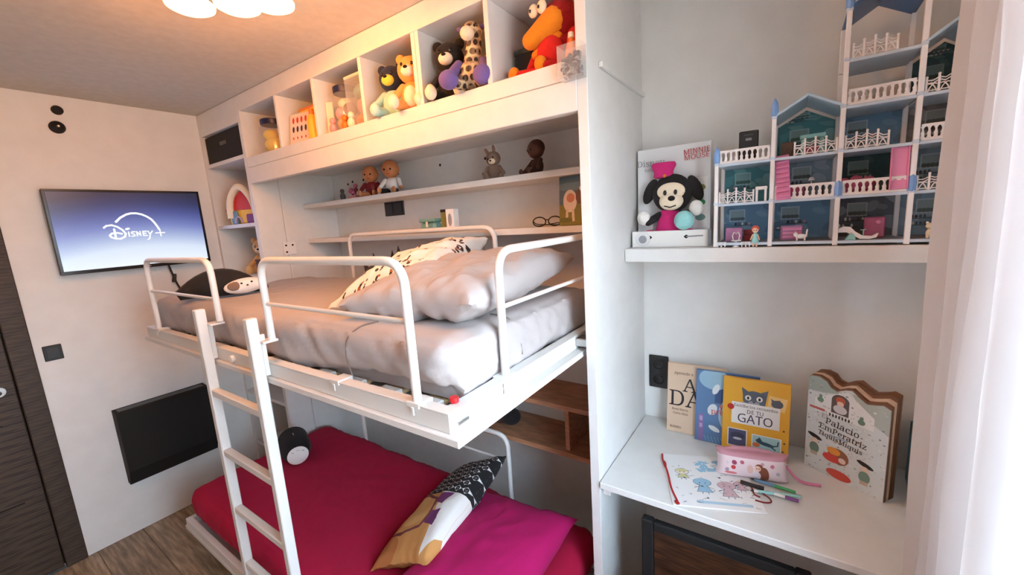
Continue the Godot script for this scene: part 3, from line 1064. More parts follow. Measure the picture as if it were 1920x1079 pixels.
func build_dollhouse() -> void:
	mat("house_white", srgb(240, 241, 243), 0.35)
	mat("house_blue", srgb(200, 219, 236), 0.35)
	mat("finial_blue", srgb(120, 165, 220), 0.35)
	mat("roof_pale", srgb(186, 216, 234), 0.35)
	mat("roof_deep", srgb(62, 112, 158), 0.35)
	mat("toy_pink", srgb(226, 138, 178), 0.4)
	mat("toy_rose", srgb(176, 84, 120), 0.4)
	mat("toy_mauve", srgb(176, 118, 158), 0.4)
	mat("toy_aqua", srgb(150, 212, 212), 0.4)
	mat("toy_floor", srgb(120, 126, 134), 0.6)
	var hues := {"teal": srgb(74, 138, 146), "blue": srgb(98, 140, 172), "slate": srgb(78, 88, 98), "deep": srgb(40, 78, 84), "steel": srgb(132, 160, 178), "grey": srgb(128, 128, 128)}
	for k in hues:
		picture("wallpaper_" + k, wallpaper(hues[k], hash(k) % 1000), 0.7)
	var X := [2.889, 3.033, 3.184, 3.327, 3.452]
	var L := [1.540, 1.660, 1.778, 1.888, 2.0, 2.118]
	var top := [2, 3, 5, 4]
	var zf := 0.222
	var zb := 0.07
	var t := thing("doll_house", "tall white and pale blue toy doll house with several balconied floors", "doll house")
	# posts between the bays, front and back
	for k in 5:
		var storeys: int = maxi(top[mini(k, 3)], top[maxi(k - 1, 0)])
		for s in storeys:
			var y0: float = 1.5265 if s == 0 else L[s]
			for z in [zf, zb + 0.004]:
				bx(t, "post", Vector3(X[k] - 0.0055, y0 + 0.001, z - 0.0055), Vector3(X[k] + 0.0055, L[s + 1] - 0.001, z + 0.0055), M.house_white, 0.0012)
			bc(t, "post_collar", Vector3(0.0135, 0.010, 0.0135), Vector3(X[k], L[s + 1], zf), M.house_blue, Vector3.ZERO, 0.002)
	# floors
	for b in 4:
		for s in top[b] + 1:
			if s == top[b] and b > 0:
				continue
			bx(t, "floor_slab", Vector3(X[b] + 0.004, L[s] - 0.008, zb), Vector3(X[b + 1] - 0.004, L[s], zf + 0.004), M.house_blue, 0.0012)
			if s < top[b]:
				bx(t, "floor_sheet", Vector3(X[b] + 0.006, L[s], zb + 0.01), Vector3(X[b + 1] - 0.006, L[s] + 0.001, zf - 0.008), M.toy_floor, 0.0)
	# printed back walls
	var papers := [["blue", "teal"], ["blue", "steel", "teal"], ["slate", "deep", "blue", "", ""], ["steel", "steel", "grey", "deep"]]
	for b in 4:
		for s in papers[b].size():
			if papers[b][s]:
				bx(t, "back_wall", Vector3(X[b] + 0.006, L[s], zb), Vector3(X[b + 1] - 0.006, L[s + 1] - 0.008, zb + 0.003), M["wallpaper_" + papers[b][s]], 0.0)
	# gable roofs
	for g in [[1, 3, "roof_pale"], [2, 5, "roof_deep"], [3, 4, "roof_pale"]]:
		var w: float = X[g[0] + 1] - X[g[0]]
		var cx: float = (X[g[0] + 1] + X[g[0]]) / 2
		var rise := 0.044
		var ang := rad_to_deg(atan2(rise, w / 2))
		var ln := sqrt(w * w / 4 + rise * rise) + 0.008
		for sg in [-1, 1]:
			bc(t, "roof_slope", Vector3(ln, 0.007, zf - zb + 0.012), Vector3(cx + sg * w / 4, L[g[1]] + rise / 2 + 0.002, (zf + zb) / 2), M[g[2]], Vector3(0, 0, -sg * ang), 0.0015)
		if g[0] != 2:
			var gw := w / 2 - 0.006
			put(t, "gable_wall", extrude([Vector2(-gw, 0), Vector2(gw, 0), Vector2(0, rise - 0.005)], 0.003), M["wallpaper_teal" if g[0] == 1 else "wallpaper_deep"], Vector3(cx, L[g[1]] - 0.008, zb + 0.0015))
	# finials
	for p in [[2.889, 1.790], [3.033, 1.900], [3.184, 1.668], [3.327, 1.668], [3.184, 2.128]]:
		put(t, "finial", lathe([Vector2(0.004, -0.012), Vector2(0.0085, -0.006), Vector2(0.0095, 0.012), Vector2(0.0075, 0.026), Vector2(0.001, 0.040)], 8), M.finial_blue, Vector3(p[0], p[1], zf + 0.001))
	# railings
	for q in [[0, 2], [1, 1], [2, 1], [2, 3], [3, 2]]:
		var w: float = X[q[0] + 1] - X[q[0]] - 0.016
		put(t, "balustrade", balustrade(w), M.house_white, Vector3((X[q[0] + 1] + X[q[0]]) / 2, L[q[1]], zf))
	for q in [[0, 1, 0.0, 0.72, 4], [1, 2, 0.3, 1.0, 4], [2, 2, 0.0, 0.68, 4], [2, 4, 0.02, 0.70, 4], [3, 1, 0.0, 1.0, 5], [3, 3, 0.0, 1.0, 5]]:
		var w: float = X[q[0] + 1] - X[q[0]] - 0.014
		var a: float = X[q[0]] + 0.007 + w * q[2]
		var b: float = X[q[0]] + 0.007 + w * q[3]
		put(t, "garden_fence", fence(b - a - 0.004, q[4]), M.house_white, Vector3((a + b) / 2, L[q[1]], zf))
	# stair and slide
	var st := put(t, "stair_flight", box_mesh(Vector3(0.034, 0.128, 0.004), 0.001), M.toy_pink, Vector3(3.058, 1.722, zf - 0.006), Vector3(-12, 0, 4))
	for k in 9:
		put(st, "stair_tread", box_mesh(Vector3(0.030, 0.0035, 0.013), 0.0008), M.toy_pink, Vector3(0, -0.055 + k * 0.0137, 0.006))
	bc(t, "slide", Vector3(0.034, 0.112, 0.004), Vector3(3.302, 1.722, zf - 0.004), M.toy_pink, Vector3(-6, 0, 0))
	for x in [3.286, 3.318]:
		bc(t, "slide", Vector3(0.003, 0.112, 0.010), Vector3(x, 1.722, zf - 0.001), M.toy_pink, Vector3(-6, 0, 0))
	# small door frame in the first bay
	put(t, "toy_doorway", join([[box_mesh(Vector3(0.006, 0.034, 0.006), 0.001), at(Vector3(-0.011, 0.017, 0))], [box_mesh(Vector3(0.006, 0.034, 0.006), 0.001), at(Vector3(0.011, 0.017, 0))], [box_mesh(Vector3(0.030, 0.010, 0.006), 0.002), at(Vector3(0, 0.038, 0))]]), M.house_white, Vector3(3.007, L[1], zf - 0.004))

	toy_furniture(L, zf)

func wallpaper(base: Color, sd: int) -> Image:
	# printed card of a furnished room: pale panels, shelves with small things and cloudy patches in tones of the base
	var r := RandomNumberGenerator.new()
	r.seed = sd + 5
	var im := canvas(120, 96, base)
	for k in 14:
		var c := base.lerp(Color.WHITE if k % 2 else Color(0.16, 0.22, 0.28), r.randf_range(0.08, 0.26))
		ell(im, Vector2(r.randf_range(0, 120), r.randf_range(0, 96)), Vector2(r.randf_range(8, 26), r.randf_range(6, 16)), c, r.randf())
	var px := r.randi_range(14, 60)
	rect(im, px, 12, 42, 34, base.lerp(Color.WHITE, 0.38))
	rect(im, px + 3, 15, 36, 28, base.lerp(Color(0.62, 0.68, 0.66), 0.55))
	for k in 4:
		ell(im, Vector2(px + 8 + k * 9, 38), Vector2(6, 5), base.lerp(Color(0.24, 0.3, 0.26), 0.6))
	for k in 2:
		var y := 56 + k * 16
		var x := r.randi_range(4, 30)
		rect(im, x, y, r.randi_range(40, 78), 2, base.darkened(0.45))
		for q in 5:
			ell(im, Vector2(x + 5 + q * 9, y - 4), Vector2(r.randf_range(2, 4), r.randf_range(3, 5)), [srgb(60, 50, 62), srgb(190, 150, 160), srgb(206, 206, 200), srgb(70, 90, 100)][r.randi() % 4])
	return im

func toy_furniture(L: Array, zf: float) -> void:
	var y0: float = L[0] + 0.001
	var a := thing("toy_cabinet", "mauve toy cabinet in the lowest left room of the doll house", "toy furniture", Vector3(2.935, y0, 0.17))
	bc(a, "body", Vector3(0.046, 0.042, 0.02), Vector3(0, 0.021, 0), M.toy_mauve)
	for x in [-0.012, 0.012]:
		bc(a, "door", Vector3(0.02, 0.034, 0.002), Vector3(x, 0.021, 0.0105), M.toy_mauve, Vector3.ZERO, 0.0008)
	var b := thing("toy_bench", "dark red toy bench next to the mauve cabinet in the doll house", "toy furniture", Vector3(2.978, y0, 0.165))
	bc(b, "seat", Vector3(0.034, 0.018, 0.018), Vector3(0, 0.009, 0), M.toy_darkred)
	bc(b, "back", Vector3(0.034, 0.016, 0.004), Vector3(0, 0.026, -0.007), M.toy_darkred)
	doll_small("toy_doll", "tiny red-haired doll standing by the lowest left room of the doll house", Vector3(2.996, 1.5265, 0.226), M.hair_red, M.toy_aqua, 0.066)
	var c := thing("toy_chair", "small white toy chair in front of the lowest left doll house room", "toy chair", Vector3(2.947, 1.5265, 0.2315 - 0.004), Vector3(0, 8, 0))
	put(c, "pedestal", lathe([Vector2(0.010, 0), Vector2(0.008, 0.003), Vector2(0.003, 0.006), Vector2(0.003, 0.016), Vector2(0.013, 0.018), Vector2(0.014, 0.021)], 16), M.house_white, Vector3(0, 0, -0.012))
	put(c, "back_loop", sweep([Vector3(-0.007, 0.02, -0.018), Vector3(-0.010, 0.034, -0.02), Vector3(-0.006, 0.044, -0.02), Vector3(0, 0.040, -0.02), Vector3(0.006, 0.044, -0.02), Vector3(0.010, 0.034, -0.02), Vector3(0.007, 0.02, -0.018)], [0.0016], 8), M.house_white)
	for k in 2:
		var s := thing("toy_stool", ["little white slatted toy stool left of the toy chair", "little white slatted toy stool right of the toy chair"][k], "toy stool", Vector3([2.906, 2.972][k], 1.5265, 0.222))
		bc(s, "seat", Vector3(0.026, 0.003, 0.014), Vector3(0, 0.014, 0), M.house_white, Vector3.ZERO, 0.0008)
		for x in [-0.010, 0.0, 0.010]:
			bc(s, "leg", Vector3(0.003, 0.012, 0.012), Vector3(x, 0.0065, 0), M.house_white, Vector3.ZERO, 0.0006)
	var d := thing("toy_dresser", "pink toy dresser in the ground floor room beside the white cat", "toy furniture", Vector3(3.085, y0, 0.17), Vector3(0, 8, 0))
	bc(d, "body", Vector3(0.052, 0.042, 0.022), Vector3(0, 0.021, 0), M.toy_mauve)
	for y in [0.010, 0.021, 0.032]:
		bc(d, "drawer", Vector3(0.046, 0.008, 0.002), Vector3(0, y, 0.0115), M.toy_pink, Vector3.ZERO, 0.0008)
	var f := thing("toy_cat", "white toy cat standing in the front of the doll house", "toy animal", Vector3(3.108, y0, 0.208))
	el(f, "body", Vector3(0.014, 0.007, 0.006), Vector3(0, 0.012, 0), M.house_white)
	el(f, "head", Vector3(0.006, 0.006, 0.006), Vector3(-0.013, 0.018, 0), M.house_white)
	for k in 4:
		cy(f, "leg", 0.0022, 0.0025, 0.010, Vector3([-0.009, 0.009][k % 2], 0.005, [-0.003, 0.003][k / 2]), M.house_white, Vector3.ZERO, 8)
	limb(f, "tail", Vector3(0.012, 0.013, 0), Vector3(0.014, 0.030, 0), 0.0025, 0.002, M.house_white)
	for z in [-0.003, 0.003]:
		cy(f, "ear", 0.002, 0.0003, 0.005, Vector3(-0.013, 0.0255, z), M.house_white, Vector3.ZERO, 8)
	var g := thing("toy_rocker", "white and aqua toy rocking seat in the middle ground floor room", "toy furniture", Vector3(3.232, y0, 0.207))
	put(g, "shell", extrude([Vector2(-0.042, 0.020), Vector2(-0.040, 0.031), Vector2(-0.03, 0.036), Vector2(-0.016, 0.034), Vector2(-0.006, 0.022), Vector2(0.01, 0.010), Vector2(0.03, 0.008), Vector2(0.042, 0.016), Vector2(0.038, 0.005), Vector2(0.024, 0.001), Vector2(0.004, 0.002), Vector2(-0.01, 0.012), Vector2(-0.024, 0.020)], 0.02), M.house_white)
	put(g, "stand", extrude([Vector2(-0.026, 0), Vector2(-0.018, 0.012), Vector2(-0.014, 0.02), Vector2(-0.006, 0.012), Vector2(-0.004, 0)], 0.022), M.toy_aqua)
	cy(g, "handle", 0.0015, 0.0015, 0.014, Vector3(0.012, 0.018, 0), M.toy_aqua, Vector3.ZERO, 8)
	bc(g, "handle", Vector3(0.012, 0.002, 0.004), Vector3(0.012, 0.0255, 0), M.toy_aqua, Vector3.ZERO, 0.0006)
	var h := thing("toy_wardrobe", "purple toy wardrobe in the middle ground floor room", "toy furniture", Vector3(3.272, y0, 0.15))
	bc(h, "body", Vector3(0.042, 0.056, 0.03), Vector3(0, 0.028, 0), M.toy_rose, Vector3.ZERO, 0.003)
	el(h, "rosette", Vector3(0.006, 0.006, 0.003), Vector3(0.006, 0.042, 0.016), M.toy_pink)
	var i := thing("toy_sofa", "rose toy sofa with a scalloped back behind the middle balustrade", "toy furniture", Vector3(3.226, L[1] + 0.001, 0.165))
	bc(i, "seat", Vector3(0.074, 0.016, 0.03), Vector3(0, 0.008, 0.006), M.toy_rose, Vector3.ZERO, 0.003)
	for x in [-0.026, 0.0, 0.026]:
		el(i, "back_cushion", Vector3(0.016, 0.022 if x == 0.0 else 0.017, 0.006), Vector3(x, 0.03, -0.008), M.toy_rose)
	var j := thing("toy_bench", "pink toy bench behind the left balustrade next to the pink stairs", "toy furniture", Vector3(3.095, L[1] + 0.001, 0.16))
	bc(j, "seat", Vector3(0.034, 0.02, 0.02), Vector3(0, 0.01, 0), M.toy_rose)
	bc(j, "back", Vector3(0.034, 0.018, 0.004), Vector3(0, 0.028, -0.008), M.toy_rose)
	var k2 := thing("toy_table", "dark toy table with a lamp on the left middle floor of the doll house", "toy furniture", Vector3(3.137, L[1] + 0.001, 0.16))
	bc(k2, "table_top", Vector3(0.04, 0.003, 0.02), Vector3(0, 0.036, 0), M.black_plastic)
	for x in [-0.017, 0.017]:
		bc(k2, "leg", Vector3(0.003, 0.035, 0.016), Vector3(x, 0.0175, 0), M.black_plastic)
	put(k2, "lamp_shade", lathe([Vector2(0.002, 0), Vector2(0.0015, 0.01), Vector2(0.008, 0.011), Vector2(0.004, 0.02)], 12), M.house_white, Vector3(-0.01, 0.0375, 0))
	var m := thing("toy_fireplace", "turquoise toy fireplace under the pale gable roof of the doll house", "toy furniture", Vector3(3.125, L[2] + 0.001, 0.13))
	put(m, "mantel", join([[box_mesh(Vector3(0.010, 0.05, 0.02), 0.002), at(Vector3(-0.022, 0.025, 0))], [box_mesh(Vector3(0.010, 0.05, 0.02), 0.002), at(Vector3(0.022, 0.025, 0))], [box_mesh(Vector3(0.06, 0.012, 0.024), 0.002), at(Vector3(0, 0.056, 0))]]), M.toy_aqua)
	bc(m, "hearth", Vector3(0.034, 0.03, 0.012), Vector3(0, 0.015, -0.003), M.toy_rose)
	var n := thing("toy_armchair", "brown toy armchair beside the fireplace in the gabled room", "toy furniture", Vector3(3.065, L[2] + 0.001, 0.16))
	bc(n, "seat", Vector3(0.03, 0.022, 0.028), Vector3(0, 0.011, 0), M.toy_brown, Vector3.ZERO, 0.004)
	bc(n, "back", Vector3(0.03, 0.026, 0.008), Vector3(0, 0.034, -0.01), M.toy_brown, Vector3.ZERO, 0.004)
	var o := thing("toy_bear", "tiny cream toy bear on the ground at the right of the doll house", "toy animal", Vector3(3.372, y0, 0.212))
	el(o, "body", Vector3(0.010, 0.012, 0.009), Vector3(0, 0.012, 0), M.toy_cream)
	el(o, "head", Vector3(0.009, 0.008, 0.008), Vector3(-0.002, 0.03, 0.001), M.toy_cream)
	for x in [-0.008, 0.005]:
		el(o, "ear", Vector3(0.003, 0.003, 0.002), Vector3(x, 0.038, 0), M.toy_cream)
	for x in [-0.006, 0.006]:
		limb(o, "leg", Vector3(x, 0.006, 0.003), Vector3(x * 1.3, 0.003, 0.010), 0.004, 0.003, M.toy_cream)
	var p := thing("phone_box", "small black box with grey print standing on the left doll house terrace", "box", Vector3(2.966, L[2] + 0.0005, 0.15), Vector3(0, 4, 0))
	bc(p, "carton", Vector3(0.052, 0.095, 0.018), Vector3(0, 0.0475, 0), M.black_plastic, Vector3.ZERO, 0.003)
	bc(p, "print", Vector3(0.016, 0.007, 0.0005), Vector3(0, 0.07, 0.0092), M.grey_print, Vector3.ZERO, 0.0)
	bc(p, "print", Vector3(0.024, 0.003, 0.0005), Vector3(0, 0.083, 0.0092), M.grey_dark, Vector3.ZERO, 0.0)

func doll_small(called: String, label: String, where: Vector3, hair: Material, dress: Material, hgt: float) -> void:
	var t := thing(called, label, "doll", where)
	var s := hgt / 0.066
	put(t, "dress", lathe([Vector2(0.011, 0.012), Vector2(0.010, 0.016), Vector2(0.005, 0.032), Vector2(0.006, 0.038), Vector2(0.003, 0.042)], 14), dress, Vector3.ZERO).scale = Vector3.ONE * s
	for x in [-0.004, 0.004]:
		limb(t, "leg", Vector3(x, 0.003, 0) * s, Vector3(x, 0.016, 0) * s, 0.0028 * s, 0.0028 * s, M.doll_skin)
		limb(t, "arm", Vector3(x * 1.5, 0.036, 0) * s, Vector3(x * 2.8, 0.022, 0.003) * s, 0.0022 * s, 0.0018 * s, M.doll_skin)
	var h := el(t, "head", Vector3(0.0085, 0.009, 0.008) * s, Vector3(0, 0.050, 0) * s, M.doll_skin)
	el(h, "hair", Vector3(0.0105, 0.010, 0.009) * s, Vector3(0, 0.0035, -0.003) * s, hair)
	for x in [-0.003, 0.003]:
		el(h, "eye", Vector3(0.0012, 0.0016, 0.0008) * s, Vector3(x, -0.0005, 0.0077) * s, M.hole_black, Vector3.ZERO, 8)

# ------------------------------------------------------------------ plush toys
func plush(called: String, label: String, where: Vector3, turn: float, s: float, o: Dictionary, group := "") -> Node3D:
	# a seated soft toy about 1 * s tall; o gives fabrics and shapes
	var t := thing(called, label, "soft toy", where, Vector3(0, turn, 0), group)
	var body: Material = o.body
	var head: Material = o.get("head", body)
	var limbs: Material = o.get("limbs", body)
	var paw: Material = o.get("paw", limbs)
	el(t, "body", Vector3(0.23, 0.27, 0.2) * s, Vector3(0, 0.26, 0) * s, body, Vector3.ZERO, 22)
	if o.has("belly"):
		el(t, "belly", Vector3(0.15, 0.19, 0.1) * s, Vector3(0, 0.25, 0.115) * s, o.belly)
	for x in [-1, 1]:
		var l := limb(t, "leg", Vector3(x * 0.13, 0.1, 0.06) * s, Vector3(x * 0.24, 0.1, 0.30) * s, 0.09 * s, 0.085 * s, limbs)
		el(l, "foot", Vector3(0.10, 0.115, 0.075) * s, Vector3(x * 0.11, 0.012, 0.30) * s, paw)
		var lift: float = o.get("arm", 0.0)
		var arm := limb(t, "arm", Vector3(x * 0.18, 0.43, 0.02) * s, Vector3(x * (0.30 + 0.06 * lift), 0.24 + 0.2 * lift, 0.16) * s, 0.07 * s, 0.062 * s, limbs)
		el(arm, "hand", Vector3(0.075, 0.075, 0.07) * s, Vector3(x * (0.13 + 0.06 * lift), -0.2 + 0.2 * lift, 0.15) * s, paw)
	var tilt: Vector3 = o.get("tilt", Vector3.ZERO)
	var hd := put(t, "head", ball_mesh(Vector3(0.25, 0.235, 0.22) * s, 24), head, Vector3(0, 0.70, 0.02) * s, tilt)
	var sn: Material = o.get("snout", head)
	put(hd, "snout", ball_mesh(Vector3(0.125, 0.095, 0.11) * s, 18), sn, Vector3(0, -0.06, 0.17) * s)
	put(hd, "nose", ball_mesh(Vector3(0.04, 0.028, 0.025) * s, 12), o.get("nose", M.hole_black), Vector3(0, -0.025, 0.272) * s)
	for x in [-1, 1]:
		put(hd, "eye", ball_mesh(Vector3(0.028, 0.032, 0.02) * s, 12), M.black_gloss, Vector3(x * 0.095, 0.05, 0.197) * s)
		var er: Material = o.get("ear", head)
		match o.get("ears", "round"):
			"round":
				put(hd, "ear", ball_mesh(Vector3(0.085, 0.085, 0.04) * s, 16), er, Vector3(x * 0.19, 0.2, -0.01) * s, Vector3(0, 0, -x * 30))
			"tall":
				put(hd, "ear", ball_mesh(Vector3(0.06, 0.13, 0.04) * s, 16), er, Vector3(x * 0.13, 0.27, -0.02) * s, Vector3(0, 0, -x * 14))
			"drop":
				put(hd, "ear", ball_mesh(Vector3(0.06, 0.15, 0.09) * s, 16), er, Vector3(x * 0.25, 0.02, 0.0) * s, Vector3(0, 0, x * 14))
	return t

func toy_materials() -> void:
	mat("toy_darkred", srgb(120, 24, 34), 0.5)
	mat("toy_brown", srgb(92, 70, 58), 0.6)
	mat("toy_cream", srgb(226, 218, 196), 0.5)
	mat("hair_red", srgb(206, 92, 70), 0.7)
	mat("doll_skin", srgb(232, 190, 165), 0.5)
	mat("doll_tan", srgb(196, 128, 82), 0.5)
	mat("doll_brown", srgb(84, 48, 34), 0.5)
	mat("grey_print", srgb(150, 150, 152), 0.6)
	mat("grey_dark", srgb(80, 80, 82), 0.6)
	mat("ink", srgb(34, 34, 38), 0.7)
	mat("ink_blue", srgb(52, 58, 84), 0.7)
	mat("ink_red", srgb(196, 60, 66), 0.6)
	mat("ink_grey", srgb(150, 152, 158), 0.6)
	for a in [["navy", 26, 34, 74], ["yellow", 236, 192, 60], ["orange", 226, 122, 34], ["teal", 112, 158, 150], ["pink", 226, 150, 150], ["purple", 120, 60, 130], ["sky", 96, 140, 176], ["red", 190, 40, 34], ["green", 60, 150, 90], ["lilac", 168, 160, 196]]:
		mat("plastic_" + a[0], srgb(a[1], a[2], a[3]), 0.4)
	for a in [["black", 26, 24, 26], ["cream", 238, 222, 196], ["paleteal", 168, 208, 202], ["navy", 34, 40, 62], ["orange", 232, 158, 84], ["amber", 226, 134, 22], ["crimson", 150, 14, 26], ["scarlet", 206, 30, 24], ["honey", 208, 168, 112], ["lilac", 112, 92, 156], ["pink", 214, 62, 116], ["hotpink", 196, 36, 110], ["greybrown", 128, 106, 92], ["umber", 70, 44, 36], ["white", 236, 234, 230], ["yellow", 232, 200, 70], ["aqua", 150, 208, 208], ["tan", 206, 160, 110]]:
		cloth("plush_" + a[0], srgb(a[1], a[2], a[3]), 0.5, 0.12)
	picture("giraffe_print", spots(srgb(226, 200, 160), srgb(58, 40, 40)), 0.9)
	M.giraffe_print.uv1_triplanar = true
	M.giraffe_print.uv1_scale = Vector3(9, 9, 9)

func spots(base: Color, dot: Color) -> Image:
	var im := canvas(128, 128, base)
	var r := RandomNumberGenerator.new()
	r.seed = 4
	for i in 4:
		for j in 4:
			var c := Vector2(i * 32 + 16 + (16 if j % 2 else 0), j * 32 + 16)
			for ox in [-128, 0, 128]:
				ell(im, c + Vector2(ox, 0), Vector2(13, 12), dot, i)
	return im

# ------------------------------------------------------------------ shelf column
func build_column_toys() -> void:
	var a := thing("storage_box", "black storage box filling the top cubby of the shelf column", "box", Vector3(0.2825, 2.1155, 0.30))
	bc(a, "body", Vector3(0.49, 0.158, 0.40), Vector3(0, 0.0795, 0), M.black_matt, Vector3.ZERO, 0.004)
	bc(a, "handle_slot", Vector3(0.09, 0.022, 0.002), Vector3(0, 0.10, 0.2005), M.black_gloss, Vector3.ZERO, 0.0)
	var h := thing("toy_house", "toy house with red roof and white arched handle in the shelf column", "toy house", Vector3(0.31, 1.7355, 0.41), Vector3(0, 20, 0))
	h.scale = Vector3.ONE * 1.22
	bc(h, "wall", Vector3(0.20, 0.075, 0.10), Vector3(0, 0.0375, 0), M.plastic_yellow, Vector3.ZERO, 0.006)
	put(h, "roof", extrude([Vector2(-0.115, 0.07), Vector2(0.115, 0.07), Vector2(0.0, 0.165)], 0.11), M.plastic_red)
	put(h, "handle", sweep(fillet([Vector3(-0.075, 0.03, 0.062), Vector3(-0.07, 0.12, 0.062), Vector3(0.0, 0.20, 0.062), Vector3(0.07, 0.12, 0.062), Vector3(0.085, 0.03, 0.062)], 0.06), [0.016], 12), M.toy_cream)
	bc(h, "door", Vector3(0.04, 0.065, 0.012), Vector3(-0.055, 0.033, 0.058), M.plastic_sky, Vector3.ZERO, 0.004)
	bc(h, "side_block", Vector3(0.075, 0.045, 0.03), Vector3(0.075, 0.0225, 0.07), M.plastic_purple, Vector3.ZERO, 0.006)
	put(h, "ring", sweep([Vector3(-0.02, 0.004, 0.09), Vector3(-0.016, 0.026, 0.09), Vector3(0.0, 0.034, 0.09), Vector3(0.016, 0.026, 0.09), Vector3(0.02, 0.004, 0.09)], [0.005], 8), M.plastic_lilac)
	plush("teddy_bear", "honey coloured teddy bear sitting in the shelf column above the bunk", Vector3(0.28, 1.4205, 0.37), 28, 0.235, {"body": M.plush_honey, "head": M.plush_honey, "snout": M.plush_cream, "tilt": Vector3(4, 10, 4)})
	var w := thing("wooden_box", "small orange-brown wooden box on the shelf right of the teddy bear", "box", Vector3(0.455, 1.4205, 0.455))
	bc(w, "body", Vector3(0.10, 0.085, 0.06), Vector3(0, 0.0425, 0), M.chair_wood, Vector3.ZERO, 0.003)
	bc(w, "lid", Vector3(0.106, 0.012, 0.066), Vector3(0, 0.091, 0), M.chair_wood, Vector3.ZERO, 0.003)

func jar(called: String, label: String, where: Vector3, r: float, hgt: float, lid: Material, fill: Array) -> void:
	var t := thing(called, label, "jar", where)
	put(t, "glass_wall", lathe([Vector2(r - 0.006, 0), Vector2(r, 0.006), Vector2(r, hgt - 0.03), Vector2(r * 0.8, hgt - 0.012), Vector2(r * 0.8, hgt)], 28), M.clear_plastic)
	put(t, "lid", lathe([Vector2(r * 0.84, hgt - 0.012), Vector2(r * 0.86, hgt - 0.008), Vector2(r * 0.86, hgt + 0.014), Vector2(r * 0.8, hgt + 0.017)], 28), lid)
	for f in fill:
		el(t, "content", f[1], f[0], f[2])

